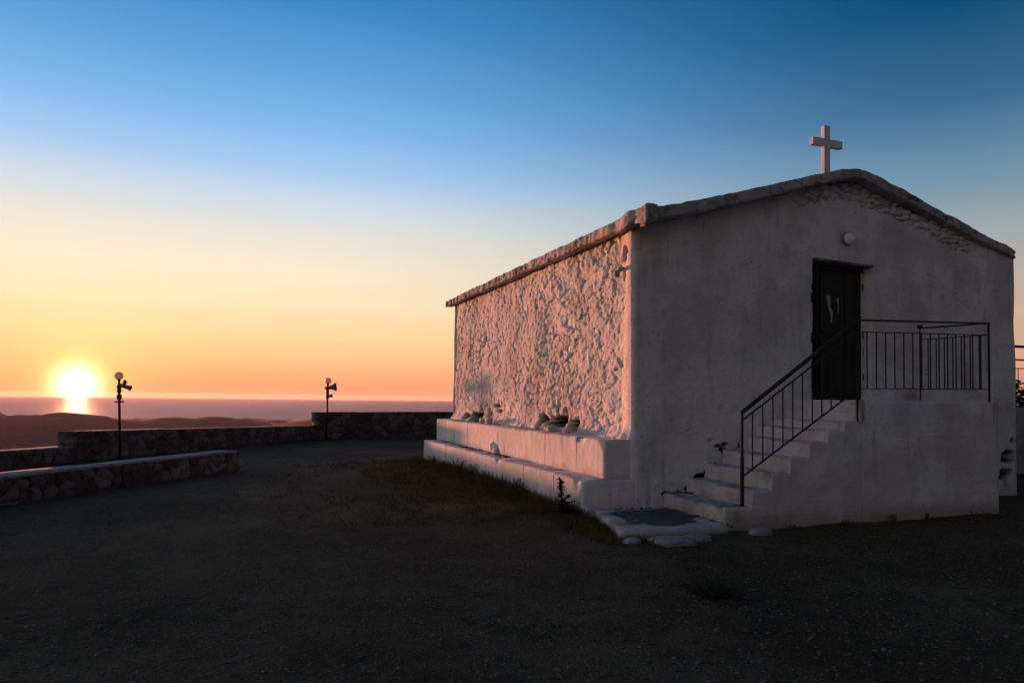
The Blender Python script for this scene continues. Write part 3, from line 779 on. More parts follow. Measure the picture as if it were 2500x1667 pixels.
# landing side
m = MB(); m.bar((5.16, RY, 2.60), (5.15, -.215, 2.615), .03, .011); rpart(m, 'side_rail')
m = MB(); m.bar((5.16, RY, 1.807), (5.15, -.215, 1.812), .03, .011); rpart(m, 'side_rail')
for i in range(1, 8):
    t = i / 8.; y = RY + 1.135 * t
    m = MB(); m.bar((5.155, y, 1.81), (5.155, y, 2.61), .0125, .0125, (0, 1, 0)); rpart(m, 'baluster')
# ------------------------------------------------------------------ boundary walls
def stone_wall(name, label, p0, p1, thick, ztop0, ztop1, outward, seed, cop=None, cell=.045, grp=None, sx=.25, sz=.19, zbase=-.25):
    """rubble wall: the face towards the yard is on the line p0-p1; 'outward' points away from the yard"""
    p0 = np.array(p0); p1 = np.array(p1); Lw = np.linalg.norm(p1 - p0); d = (p1 - p0) / Lw; o2 = np.array(outward)
    root = thing(name, label, 'wall', (p0[0], p0[1], 0), 0, grp)
    # closed cross-section loop: face up, top across, back down
    nu = int(Lw / cell)
    hgt = max(ztop0, ztop1) - zbase
    nf = int(hgt / cell); nt_ = max(4, int(thick / .08)); nb_ = 6; ns = int(thick / cell)
    us = np.concatenate([np.zeros(ns), np.linspace(0, Lw, nu + 1), np.full(ns, Lw)])
    dep0 = np.concatenate([np.linspace(1, 1 / ns, ns), np.zeros(nu + 1), np.linspace(1 / ns, 1, ns)])   # the ends turn the corner
    # facade strip with both ends turned round
    tt = np.linspace(0, 1, nf + 1)
    U, Tt = np.meshgrid(us, tt, indexing='ij'); D0 = np.repeat(dep0[:, None], nf + 1, 1)
    zt = ztop0 + (ztop1 - ztop0) * U / Lw + .015 * fbm(U * 1.3, U * 0, None, seed, 3)
    Zf = zbase + Tt * (zt - zbase)
    run = U + np.where(U <= 0, -D0 * thick, np.where(U >= Lw, D0 * thick, 0))
    q1 = run / sx + .25 * fbm(run * 2, Zf * 2, None, seed + 1, 3); q2 = Zf / sz + .25 * fbm(run * 2, Zf * 2 + 9, None, seed + 2, 3)
    f1, ed, cid = voronoi(q1, q2, seed + 3)
    hh = .055 * sstep(0, .22, ed) + .045 * (cid - .5) + .012 * fbm(run * 9, Zf * 9, None, seed + 5, 3)
    off_n = np.where(D0 == 0, 1., 0.)           # face normal = -outward ; ends = along -d / +d
    px = p0[0] + d[0] * U + o2[0] * (D0 * thick) - o2[0] * hh * off_n + np.where(D0 > 0, np.where(U <= 0, -1, 1) * d[0] * hh, 0)
    py = p0[1] + d[1] * U + o2[1] * (D0 * thick) - o2[1] * hh * off_n + np.where(D0 > 0, np.where(U <= 0, -1, 1) * d[1] * hh, 0)
    V = np.stack([px - p0[0], py - p0[1], Zf], -1)
    n, k = U.shape
    VV = V.reshape(-1, 3); st = cid.ravel(); jt = sstep(.10, .0, ed).ravel()
    I, J = np.meshgrid(np.arange(n - 1), np.arange(k - 1), indexing='ij')
    F = [np.stack([I * k + J, (I + 1) * k + J, (I + 1) * k + J + 1, I * k + J + 1], -1).reshape(-1, 4)]
    # top and back close the body
    base = len(VV)
    tu = np.linspace(0, Lw, max(8, nu // 3)); tv = np.linspace(0, 1, nt_)
    TU, TV = np.meshgrid(tu, tv, indexing='ij')
    tz_ = ztop0 + (ztop1 - ztop0) * TU / Lw - .01 + .02 * fbm(TU * 4, TV * 3, None, seed + 6, 3)
    tp = np.stack([d[0] * TU + o2[0] * TV * thick, d[1] * TU + o2[1] * TV * thick, tz_], -1)
    bk = np.stack([tp[:, -1, 0], tp[:, -1, 1], np.full(len(tu), zbase)], -1)[:, None, :]
    tb = np.concatenate([tp, bk], 1); k2 = nt_ + 1
    I, J = np.meshgrid(np.arange(len(tu) - 1), np.arange(k2 - 1), indexing='ij')
    F.append(base + np.stack([I * k2 + J, (I + 1) * k2 + J, (I + 1) * k2 + J + 1, I * k2 + J + 1], -1).reshape(-1, 4))
    VV = np.vstack([VV, tb.reshape(-1, 3)])
    st = np.concatenate([st, np.full(len(tu) * k2, .3)]); jt = np.concatenate([jt, np.full(len(tu) * k2, .3)])
    obj_from('masonry', VV, np.vstack(F), M['masonry'], root, smooth=True, attrs={'stone': st, 'joint': jt})
    if cop:
        th, ovh = cop
        V, F = lumpy_box(-ovh, Lw + ovh, -ovh, thick + ovh, 0, th, .09, .02, .012, 1.7, seed + 8)
        zt = ztop0 + (ztop1 - ztop0) * np.clip(V[:, 0] / Lw, 0, 1)
        W = np.stack([d[0] * V[:, 0] + o2[0] * V[:, 1], d[1] * V[:, 0] + o2[1] * V[:, 1], V[:, 2] + zt - .012], -1)
        obj_from('coping', W, F, M['coping'], root, smooth=True)
    return root

B0 = np.array([-9.9, .87]); B1_ = np.array([-5.22, 7.60]); BD = unit(B1_ - B0); BN = np.array([-BD[1], BD[0]])
stone_wall('bench_wall', 'low rubble stone wall with a pale cement top, nearest of the walls at left', B0, B1_, .46, .375, .375, BN, 201, cop=(.045, .015), cell=.035)
LW = W0 - WD * 9
MID = np.array([-8.80, 10.38])
stone_wall('parapet_wall', 'lowest length of parapet wall with a pale top, behind the bench wall at far left', LW, MID - WD * .004, .42, .36, .33, WN, 221, cop=(.03, .012), cell=.05)
stone_wall('parapet_wall', 'middle length of rubble parapet wall behind the lamp post near the sun', MID, W1 - WD * .01, .45, .69, .485, WN, 241, cop=(.02, .012), cell=.045)
stone_wall('parapet_wall', 'tall rubble parapet wall running behind the chapel beside the right lamp post', W1, W1 + TD * 17, .45, .985, 1.03, TN, 261, cop=None, cell=.05, sx=.32, sz=.23)

# ------------------------------------------------------------------ lamp posts with loudspeakers
def horn(mb, p, d, L_, r0, r1, n=18):
    """flared horn: throat, bell with rolled lip, hollow mouth"""
    p = Vector(p); d = Vector(d).normalized()
    a = d.cross(Vector((0, 0, 1))).normalized(); b_ = a.cross(d)
    prof = [(0, 0), (0, r0), (.25, r0), (.30, r0 * 1.25), (.45, r0 * 1.3 + (r1 - r0) * .08), (.65, r0 + (r1 - r0) * .33), (.85, r0 + (r1 - r0) * .68), (.98, r1), (1.0, r1 * 1.03), (.985, r1 * .95), (.8, r1 * .6), (.55, r1 * .3), (.5, 0)]
    V = []; F = []
    for (t, r) in prof:
        for k in range(n):
            an = 2 * math.pi * k / n
            V.append(p + d * (t * L_) + (a * math.cos(an) + b_ * math.sin(an)) * max(r, .0005))
    for i in range(len(prof) - 1):
        for k in range(n): F.append((i * n + k, i * n + (k + 1) % n, (i + 1) * n + (k + 1) % n, (i + 1) * n + k))
    mb.add(V, F)

def tilt(o, dx, dy, h): o.rotation_euler = (-math.atan2(dy, h), math.atan2(dx, h), 0)

L1 = thing('lamp_post', 'leaning lamp post beside the setting sun with a grey horn speaker pointing down', 'lamp post', (-7.77, 9.92, 0))
H = 1.93
m = MB(); m.tube([(0, 0, -.2), (0, 0, .9), (0, 0, H)], [.032, .030, .026], 12); m.build('pole', M['pole'], L1, smooth=True)
m = MB(); m.sphere((0, 0, 2.0), .095, 24, 16); m.build('globe', M['globe'], L1, smooth=True)
m = MB(); m.tube([(0, 0, H - .035), (0, 0, H - .005), (0, 0, H + .01)], [.03, .045, .045], 14); m.build('globe_holder', M['pole'], L1)
m = MB(); m.tube([(0, 0, 1.80), (0, 0, 1.77), (0, 0, 1.73), (0, 0, 1.70), (0, 0, 1.66), (0, 0, 1.62), (0, 0, 1.60)], [.03, .052, .055, .040, .048, .048, .03], 12)
m.build('clamp', M['clamp'], L1)
m = MB(); m.tube([(0, 0, 1.58), (0, 0, 1.55), (0, 0, 1.48), (0, 0, 1.44)], [.03, .058, .055, .03], 12); m.build('clamp', M['clamp'], L1)
m = MB()
m.tube([(0.1 * math.cos(t) * .9, .1 * math.sin(t) * .9, 1.40) for t in np.linspace(0, 2 * math.pi, 17)], .018, 8)
m.bar((-.09, 0, 1.40), (.09, 0, 1.40), .03, .03); m.build('ring_bracket', M['clamp'], L1)
m = MB(); horn(m, (.02, -.01, 1.785), (.86, -.25, -.30), .25, .035, .062); m.build('loudspeaker', M['horn'], L1, smooth=True)
m = MB(); m.bar((.10, -.03, 1.77), (.125, -.035, 1.90), .03, .05); m.bar((.13, -.035, 1.80), (.16, -.04, 1.87), .02, .03); m.tube([(.02, 0, 1.80), (.06, -.01, 1.83), (.1, -.02, 1.80)], .008, 6)
m.build('speaker_bracket', M['clamp'], L1)
tilt(L1, -.075, 0, 2.0)

L2 = thing('lamp_post', 'lamp post by the tall parapet wall with a broad horn speaker facing right', 'lamp post', (-2.30, 18.35, 0))
m = MB(); m.tube([(0, 0, -.2), (0, 0, 1.0), (0, 0, 2.02)], [.042, .038, .034], 12); m.build('pole', M['pole'], L2, smooth=True)
m = MB(); m.sphere((.01, 0, 2.14), .118, 24, 16); m.build('globe', M['globe'], L2, smooth=True)
m = MB(); m.tube([(0, 0, 1.99), (0, 0, 2.025), (0, 0, 2.04)], [.04, .055, .055], 14); m.build('globe_holder', M['pole'], L2)
m = MB(); horn(m, (-.10, .0, 1.865), (.88, -.28, .14), .40, .045, .165); m.build('loudspeaker', M['horn'], L2, smooth=True)
m = MB(); horn(m, (-.02, .0, 1.57), (.86, -.30, .12), .20, .040, .075); m.build('loudspeaker', M['horn'], L2, smooth=True)
m = MB(); m.tube([(0, 0, 1.96), (0, 0, 1.93), (0, 0, 1.62), (0, 0, 1.50), (0, 0, 1.47)], [.036, .055, .05, .06, .036], 12); m.build('clamp', M['clamp'], L2)
tilt(L2, .02, 0, 2.0)

# ------------------------------------------------------------------ right edge: next terrace
ter = thing('terrace_wall', 'plain grey rendered terrace wall beyond the right corner of the chapel', 'wall', (8.9, .8, 0))
V, F = lumpy_box(8.25, 22, 2.6, 2.95, -.2, 1.52, .12, .02, .02, 1., 301)
child_local(obj_from('render', V, F, M['farwall'], ter, smooth=True, attrs={'bare': 0 * V[:, 0], 'rust': 0 * V[:, 0]}))
fr = thing('iron_railing', 'dark red iron railing on the grey terrace wall at the right edge', 'railing', (8.9, 2.8, 1.52))
def fpart(mb, name): return child_local(mb.build(name, M['pole'], fr))
for z, w_ in ((2.93, .06), (2.62, .035), (2.42, .02), (2.07, .03)):
    m = MB(); m.bar((8.3, 2.78, z), (21.8, 2.78, z), .04, w_); fpart(m, 'rail')
for i in range(7):
    m = MB(); x = 8.5 + i * 2.2; m.bar((x, 2.78, 1.5), (x, 2.78, 2.93), .04, .04, (0, 1, 0)); fpart(m, 'post')
for i in range(46):
    m = MB(); x = 8.72 + i * .28; m.bar((x, 2.78, 2.07), (x, 2.78, 2.42), .014, .014, (0, 1, 0)); fpart(m, 'baluster')

# ------------------------------------------------------------------ plants
def blades(P, n_per, h, spread, width, rng, lean=.5):
    """grass: each blade a bent two-segment strip"""
    V = []; F = []
    for (x, y) in P:
        z = float(ground_z(np.array([x]), np.array([y]))[0]) - .01
        for _ in range(n_per):
            a = rng.uniform(0, 6.28); r = abs(rng.normal(0, spread))
            bx, by = x + r * math.cos(a), y + r * math.sin(a)
            hh = h * rng.uniform(.45, 1.15); w = width * rng.uniform(.6, 1.3)
            da = a + rng.normal(0, .7); le = lean * rng.uniform(.2, 1.1) * hh
            fa = rng.uniform(0, 6.28); fx_, fy_ = math.cos(fa) * w, math.sin(fa) * w
            dx, dy = math.cos(da) * le, math.sin(da) * le
            b = len(V)
            V += [(bx - fx_, by - fy_, z), (bx + fx_, by + fy_, z), (bx + dx * .35 - fx_ * .8, by + dy * .35 - fy_ * .8, z + hh * .6), (bx + dx * .35 + fx_ * .8, by + dy * .35 + fy_ * .8, z + hh * .6), (bx + dx, by + dy, z + hh)]
            F += [(b, b + 1, b + 3, b + 2), (b + 2, b + 3, b + 4)]
    return V, F

def leafy(mb, base, h, r, n, rng, lw=.012, ll=.05):
    """weed: thin stems with small leaves up their length"""
    for s_ in range(n):
        a = rng.uniform(0, 6.28); rr_ = r * rng.uniform(.1, 1)
        tipx, tipy = base[0] + rr_ * math.cos(a), base[1] + rr_ * math.sin(a)
        hh = h * rng.uniform(.55, 1.)
        p0 = Vector((base[0] + .25 * rr_ * math.cos(a), base[1] + .25 * rr_ * math.sin(a), base[2] - .02)); p1 = Vector((tipx, tipy, base[2] + hh))
        mb.bar(p0, p1, .004, .004, (0, 1, .1))
        for q in range(int(6 + hh * 26)):
            t = rng.uniform(.15, 1.0); c_ = p0.lerp(p1, t); la = rng.uniform(0, 6.28); L_ = ll * rng.uniform(.5, 1.2) * (1.2 - .6 * t)
            d = Vector((math.cos(la), math.sin(la), rng.uniform(-.2, .8))).normalized(); sd = d.cross(Vector((0, 0, 1))).normalized() * lw * rng.uniform(.6, 1.3)
            e = c_ + d * L_
            mb.add([c_, c_ + d * L_ * .5 + sd, e, c_ + d * L_ * .5 - sd], [(0, 1, 2, 3)])

# ground cover: low turf along the plinth and scattered over the gravel
pts = []
for _ in range(900):
    y = RNG.uniform(-.3, 9.3); x = -.86 - abs(RNG.normal(0, .16)) - .3 * RNG.random() * max(0, 1 - abs(y - 4) / 6)
    pts.append((x, y))
for _ in range(700):
    y = RNG.uniform(.0, 9); pts.append((-1.0 - abs(RNG.normal(0, 1.1)), y))
for _ in range(1500):
    y = RNG.uniform(.0, 9); x = -1.0 - abs(RNG.normal(0, 1.5))
    if float(fbm(np.array([x * .9]), np.array([y * .9]), None, 313, 3)[0]) > -.05: pts.append((x, y))
V1, F1 = blades(pts, 9, .075, .06, .0045, RNG, 1.1)
np_ = [(-.84 - abs(RNG.normal(0, .09)), y) for y in np.concatenate([RNG.uniform(.1, 7.2, 420), RNG.uniform(1.8, 4.2, 200)])]
Vq, Fq = blades(np_, 9, .19, .04, .005, RNG, .6); b = len(V1); V1 += Vq; F1 += [tuple(i + b for i in f) for f in Fq]
pts = []
for _ in range(260): pts.append((RNG.uniform(-1.35, -.78), RNG.normal(-1.0, .42)))
for _ in range(160): pts.append((RNG.normal(-1.05, .18), RNG.uniform(-.5, .6)))
V2, F2 = blades(pts, 7, .09, .04, .004, RNG, .8)
b = len(V1); V1 += V2; F1 += [tuple(i + b for i in f) for f in F2]
o = obj_from('turf', V1, F1, M['grass']); tag(o, 'low green turf growing along the chapel plinth', 'grass', kind='stuff')
pts = []
for _ in range(1900):
    r = 2.2 + 15 * RNG.random() ** 1.1; a_ = math.radians(RNG.uniform(-22, 62))
    x, y = CAM[0] + r * math.sin(a_), CAM[1] + r * math.cos(a_)
    if (x > -.9 and y > -1.7) or float(outside(np.array([x]), np.array([y]))[0]) > -1.4: continue
    if float(fbm(np.array([x * .5]), np.array([y * .5]), None, 311, 3)[0]) < .0: continue
    pts.append((x, y))
V1, F1 = blades(pts, 11, .028, .06, .0035, RNG, 1.4)
o = obj_from('dry_turf', V1, F1, M['dry']); tag(o, 'sparse dry turf scattered over the gravel yard', 'grass', kind='stuff')

# weeds one can count, along the plinth and the stair foot
WEEDS = [(-.93, 7.6, .22, .12, 'leafy weed against the far end of the lower plinth step'), (-.95, 6.6, .20, .13, 'low weed against the plinth second from its far end'), (-.92, 5.5, .30, .13, 'tall loose weed against the plinth below the patched step'),
         (-.93, 4.6, .30, .14, 'dense weed against the middle of the lower plinth step'), (-.92, 3.7, .27, .15, 'bushy weed against the plinth just past its middle'), (-.94, 2.9, .27, .14, 'bushy weed against the plinth left of the tall thistle'), (-.93, 2.1, .30, .12, 'upright weed against the plinth nearest the tall thistle')]
for (x, y, h, r, lab) in WEEDS:
    mb = MB(); leafy(mb, (0, 0, 0), h * 1.1, r * 1.4, 40, RNG, .013, .055)
    o = mb.build('weed', M['grass'], loc=(x, y, -.01)); tag(o, lab, 'weed', 'weeds along the chapel plinth')
SW = [(1.93, -1.50, .05, .07, 'small weed at the stair foot left of centre'), (2.33, -1.50, .08, .10, 'dark weed tuft growing at the base of the stair side'), (3.14, -1.50, .11, .12, 'dark weed at the base of the landing wall, left of the stone chip'),
      (3.74, -1.49, .11, .05, 'thin upright weed at the base of the landing wall centre'), (4.75, -1.50, .09, .16, 'broad low weed at the right end of the landing wall'), (1.42, -1.52, .06, .12, 'flat weed at the foot of the stair near the slab')]
for (x, y, h, r, lab) in SW:
    mb = MB(); leafy(mb, (0, 0, 0), h, r, 12, RNG, .009, .04)
    o = mb.build('weed', M['grass'], loc=(x, y, -.01)); tag(o, lab, 'weed', 'weeds along the stair foot')
TUFT = [(-1.41, -3.79, 'dark dry tuft on the gravel in front of the stair')]
for (x, y, lab) in TUFT:
    mb = MB(); leafy(mb, (0, 0, 0), .13, .36, 90, RNG, .008, .05)
    o = mb.build('grass_tuft', M['thistle'], loc=(x, y, 0)); tag(o, lab, 'grass tuft')

# the tall thistle by the near end of the plinth
th = thing('thistle', 'tall dark thistle standing at the near end of the plinth', 'plant', (-1.02, .12, -.02))
mb = MB(); mb.tube([(0, 0, 0), (.01, 0, .25), (-.015, .01, .50)], [.014, .011, .008], 7); mb.build('stem', M['thistle'], th, smooth=True)
mb = MB()
def spiky(c_, d, L_, w):
    d = Vector(d).normalized(); s_ = d.cross(Vector((0, 0, 1)));  s_ = s_.normalized() if s_.length > .01 else Vector((1, 0, 0))
    V = []; c_ = Vector(c_); nn = 5
    left = []; right = []
    for i in range(nn):
        t = (i + .2) / nn; dr = Vector((0, 0, -.25 * L_ * t * t))
        ww = w * (1 - .75 * t)
        left += [c_ + d * L_ * t + s_ * ww * .35 + dr, c_ + d * L_ * (t + .12) + s_ * ww + dr]
        right += [c_ + d * L_ * t - s_ * ww * .35 + dr, c_ + d * L_ * (t + .12) - s_ * ww + dr]
    tip = c_ + d * L_ + Vector((0, 0, -.25 * L_))
    pts_ = [c_] + left + [tip] + right[::-1]
    mb.add(pts_, [tuple(range(len(pts_)))])
for q in range(130):
    t = 1 - .42 * RNG.random() ** 1.3; zc = .52 * t
    up_ = .9 * (t - .62) / .38 + RNG.uniform(-.55, .35)
    spiky((-.015 * t + RNG.normal(0, .006), RNG.normal(0, .006), zc), (math.cos(q * 2.4), math.sin(q * 2.4), up_), RNG.uniform(.05, .085), .022)
for q in range(40):
    spiky((0, 0, .03 + (.009 * q) % .2), (math.cos(q * 2.4 + .5), math.sin(q * 2.4 + .5), RNG.uniform(.0, .8)), RNG.uniform(.12, .24), .05)
for q in range(34): spiky((.09 + RNG.normal(0, .01), -.03, .27 + .05 * RNG.random()), (math.cos(q * 2.4), math.sin(q * 2.4), RNG.uniform(-.2, 1)), .055, .016)
mb.bar((0, 0, .2), (.09, -.03, .30), .008, .008)
mb.build('leaves', M['thistle'], th)
mb = MB(); leafy(mb, (.07, -.05, 0), .24, .18, 34, RNG, .014, .06); leafy(mb, (.16, -.12, 0), .15, .15, 20, RNG, .012, .05)
o = mb.build('weed', M['thistle'], loc=(-1.0, .08, -.02)); tag(o, 'dark bushy weed around the foot of the tall thistle', 'weed')

sh_ = thing('shrub', 'dark shrub behind the grey terrace wall at the right edge', 'shrub', (12.2, 3.7, .1))
mb = MB(); mb.tube([(0, 0, 0), (.05, 0, .7), (0, .05, 1.4)], [.05, .04, .02], 7); mb.build('stem', M['thistle'], sh_)
mb = MB(); leafy(mb, (0, 0, .9), 1.2, 1.3, 300, RNG, .045, .15); mb.build('crown', M['blue'], sh_)

# stones at the slab
def rock(name, c_, sx, sy, sz, seed, label, mat='stone'):
    V, F = lumpy_box(-1, 1, -1, 1, -1, 1, .09, .75, .28, 1.1, seed, .10, 3.5)
    V = V * [sx, sy, sz]
    o = obj_from(name, V, F, M[mat], smooth=True, loc=c_); tag(o, label, 'stone', 'pale stones at the slab'); return o
rock('stone', (-.55, -1.86, .015), .26, .17, .06, 401, 'broad whitewashed stone lying in front of the slab')
rock('stone', (-.20, -1.80, .02), .17, .09, .05, 405, 'narrow pale stone touching the right of the broad whitewashed stone')
rock('stone', (-.98, -1.72, .01), .09, .08, .05, 409, 'small pale stone at the left corner of the slab')
rock('stone', (.78, -1.68, .015), .15, .08, .05, 413, 'flat pale stone lying at the foot of the stair')

for q_, (y_, sx_, sy_, sz_, lab) in enumerate([(6.25, .05, .07, .07, 'pale loose stone on the upper plinth ledge near the far end of the side wall'), (5.75, .06, .12, .09, 'larger wedge of fallen stone on the upper ledge, left of the dark hollows'), (3.05, .05, .06, .05, 'small loose stone beside the ring of dark hollows on the upper ledge'), (2.50, .07, .15, .055, 'long pale stone lying in the widest dark hollow on the upper ledge'), (1.78, .05, .06, .05, 'loose stone on the upper ledge nearest the front corner')]):
    o = rock('loose_stone', (-.19, y_, 1.03 + sz_ * .8), sx_, sy_, sz_, 430 + q_ * 7, lab, 'side'); o['group'] = 'loose stones on the upper ledge'

# dark litter on the ledges
mb = MB()
def bits(n, fx_, z, s):
    for _ in range(n):
        x, y = fx_(); a = RNG.uniform(0, 3.14); L_ = s * RNG.uniform(.4, 1.6); w = L_ * RNG.uniform(.2, .5); h_ = .006 + .014 * RNG.random()
        c_, s_ = math.cos(a), math.sin(a)
        P = [(x + c_ * L_ * u - s_ * w * v, y + s_ * L_ * u + c_ * w * v, z) for u, v in ((-1, 0), (-.3, -1), (.7, -.7), (1, .2), (.1, 1))]
        mb.add(P + [(px_, py_, z + h_) for px_, py_, _ in P], [(4, 3, 2, 1, 0), (5, 6, 7, 8, 9)] + [(i, (i + 1) % 5, (i + 1) % 5 + 5, i + 5) for i in range(5)])
def clump(lo, hi):
    while True:
        y = RNG.uniform(lo, hi)
        if float(fbm(np.array([y * 1.1]), np.array([3.]), None, 331, 2)[0]) > RNG.uniform(-.1, .35): return y
bits(120, lambda: (-.47 - abs(RNG.normal(0, .07)), clump(.6, 9)), .502, .03)
bits(50, lambda: (-.10 - abs(RNG.normal(0, .08)), clump(1.5, 9)), 1.03, .025)
bits(12, lambda: (RNG.normal(.05, .28), -.10 - abs(RNG.normal(0, .05))), .10, .024)
bits(12, lambda: (.42 - abs(RNG.normal(0, .04)), RNG.normal(-1.1, .22)), .10, .03)
bits(16, lambda: (RNG.uniform(.9, 1.15) - .1, -.06 - abs(RNG.normal(0, .04))), .28, .03)
o = mb.build('litter', M['litter']); tag(o, 'dark dry litter lying on the ledges', 'litter', kind='stuff')

# gravel
ico = [(0, 0, 1)] + [(.894 * math.cos(k * 1.2566), .894 * math.sin(k * 1.2566), .447) for k in range(5)] + [(.894 * math.cos(k * 1.2566 + .628), .894 * math.sin(k * 1.2566 + .628), -.447) for k in range(5)]
icof = [(0, 1 + k, 1 + (k + 1) % 5) for k in range(5)] + [(1 + k, 6 + k, 1 + (k + 1) % 5) for k in range(5)] + [(6 + k, 6 + (k + 1) % 5, 1 + (k + 1) % 5) for k in range(5)]
ico = np.array(ico); VV = []; FF = []; n_ = 0
NG = 15000
r = 1.6 + 15 * RNG.random(NG) ** 1.25; a_ = np.radians(RNG.uniform(-26, 66, NG))
gx, gy = CAM[0] + r * np.sin(a_), CAM[1] + r * np.cos(a_)
keep = ~((gx > -.9) & (gy > -1.6)) & (outside(gx, gy) < -1.3)
gx, gy = gx[keep], gy[keep]; gz_ = ground_z(gx, gy)
for x, y, z in zip(gx, gy, gz_):
    s_ = min(.0135, .0072 * math.exp(RNG.normal(0, .48))); th_ = RNG.uniform(0, 6.28)
    P = ico * (1 + .3 * RNG.uniform(-1, 1, (11, 1))) * [s_ * RNG.uniform(.8, 1.6), s_, s_ * .65]
    c_, q_ = math.cos(th_), math.sin(th_)
    VV.append(np.stack([x + P[:, 0] * c_ - P[:, 1] * q_, y + P[:, 0] * q_ + P[:, 1] * c_, z + P[:, 2] + s_ * .15], -1))
    FF.append(np.array(icof) + n_); n_ += 11
o = obj_from('gravel', np.vstack(VV), np.vstack(FF), M['pebble']); tag(o, 'loose pebbles strewn over the churchyard', 'gravel', kind='stuff')

# ------------------------------------------------------------------ air
HZ = MB(); HZ.box(-30000, 30000, -30000, 30000, -250, 9.0)
hm = bpy.data.materials.new('evening_haze'); hm.use_nodes = True
ht = hm.node_tree; ht.nodes.clear()
ho = ht.nodes.new('ShaderNodeOutputMaterial'); pv_ = ht.nodes.new('ShaderNodeVolumePrincipled')
pv_.inputs['Color'].default_value = (.95, .68, .63, 1); pv_.inputs['Density'].default_value = 1.25e-5; pv_.inputs['Anisotropy'].default_value = .5
ht.links.new(pv_.outputs[0], ho.inputs['Volume'])
haze = HZ.build('haze', hm); tag(haze, 'thin warm evening haze over the sea and hills', 'haze', kind='stuff')

# ------------------------------------------------------------------ sky
world = bpy.data.worlds.new('World'); scene.world = world; world.use_nodes = True
wt = NT(world); wt.n.clear()
wo = wt.new('ShaderNodeOutputWorld'); bg = wt.new('ShaderNodeBackground'); wt.link(bg.outputs[0], wo.inputs[0])
tc = wt.new('ShaderNodeTexCoord'); dirv = tc.outputs['Generated']
sp_ = wt.new('ShaderNodeSeparateXYZ'); wt.link(dirv, sp_.inputs[0])
el = wt.math('MULTIPLY', wt.math('ARCSINE', sp_.outputs[2]), 180 / math.pi)
elf = wt.math('DIVIDE', el, 90., clamp=True)
saz = math.atan2(SUN[0], SUN[1])
def dotc(v):  # cosine to a fixed direction
    n = wt.new('ShaderNodeVectorMath', operation='DOT_PRODUCT'); wt.link(dirv, n.inputs[0]); n.inputs[1].default_value = v; return n.outputs['Value']
hx = wt.math('SQRT', wt.math('ADD', wt.math('POWER', sp_.outputs[0], 2.), wt.math('POWER', sp_.outputs[1], 2.)))
ca_ = wt.math('DIVIDE', dotc((math.sin(saz), math.cos(saz), 0)), wt.math('MAXIMUM', hx, .001))
A_ = wt.math('MULTIPLY', wt.math('ARCCOSINE', wt.math('MINIMUM', wt.math('MAXIMUM', ca_, -1.), 1.)), 180 / math.pi)
ang = wt.math('MULTIPLY', wt.math('ARCCOSINE', wt.math('MINIMUM', dotc(tuple(SUN)), 1.)), 180 / math.pi)
def rmp(stops): return wt.ramp(elf, [(e / 90., lin(*c)) for e, c in stops])
R0 = rmp([(0, (255, 170, 134)), (0.6, (255, 166, 122)), (1.2, (255, 172, 120)), (2.2, (255, 188, 132)), (4.3, (255, 213, 155)), (6.9, (252, 228, 186)), (9.5, (250, 232, 206)), (12, (233, 228, 216)), (14.5, (205, 219, 231)), (17, (166, 202, 239)), (19.5, (135, 187, 238)), (23, (100, 167, 223)), (27.5, (66, 141, 203)), (32, (32, 114, 175)), (40, (8, 84, 145)), (90, (0, 48, 100))])
R1 = rmp([(0, (212, 138, 115)), (3, (220, 164, 134)), (6, (208, 176, 150)), (9, (182, 174, 163)), (12, (154, 165, 170)), (15, (114, 147, 168)), (20, (54, 106, 147)), (26, (0, 74, 117)), (36, (0, 50, 88)), (90, (0, 32, 66))])
R2 = rmp([(0, (94, 85, 89)), (6, (109, 102, 104)), (14, (104, 102, 109)), (28, (66, 77, 94)), (50, (26, 48, 74)), (90, (0, 36, 70))])
# added fill: unseen sky left of the sun, brightened to lift shaded wall facets
RFILL = rmp([(0, (255, 178, 138)), (6, (250, 205, 165)), (12, (225, 205, 185)), (20, (165, 180, 196)), (30, (80, 128, 170)), (50, (16, 70, 120)), (90, (0, 42, 90))])
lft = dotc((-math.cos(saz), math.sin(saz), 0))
f01 = wt.maprange(A_, 14., 66.); f12 = wt.maprange(A_, 62., 125.)
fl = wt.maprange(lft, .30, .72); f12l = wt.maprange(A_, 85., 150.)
east = wt.mix(f12, wt.mix(f01, R0, R1), R2)
fill_sky = wt.mix(f12l, RFILL, R2)
skyc = wt.mix(wt.math('MULTIPLY', fl, 1.), east, fill_sky)
# aureole round the sun, flattened along the horizon
def gauss(x, s, k): return wt.math('MULTIPLY', wt.math('EXPONENT', wt.math('MULTIPLY', wt.math('POWER', wt.math('DIVIDE', x, s), 2.), -1.)), k)
core = gauss(ang, 1.12, 3.2); mid_ = wt.math('MULTIPLY', wt.math('EXPONENT', wt.math('DIVIDE', ang, -2.0)), .75); wide = gauss(ang, 9., .05)
def scalec(col, fac):
    n = wt.new('ShaderNodeVectorMath', operation='SCALE'); n.inputs[0].default_value = col; wt.link(fac, n.inputs['Scale']); return n.outputs[0]
def addv(a, b):
    n = wt.new('ShaderNodeVectorMath', operation='ADD'); wt.link(a, n.inputs[0]); wt.link(b, n.inputs[1]); return n.outputs[0]
glow = addv(addv(scalec((1., .85, .5), core), scalec((1., .62, .06), mid_)), scalec((.9, .55, .05), wide))
ns = wt.new('ShaderNodeTexSky', sky_type='NISHITA'); ns.sun_disc = False
ns.sun_elevation = math.asin(SUN[2]); ns.sun_rotation = saz; ns.altitude = 100.; ns.air_density = 1.; ns.dust_density = 1.5
nsc = wt.new('ShaderNodeVectorMath', operation='SCALE'); wt.link(ns.outputs[0], nsc.inputs[0]); nsc.inputs['Scale'].default_value = .01
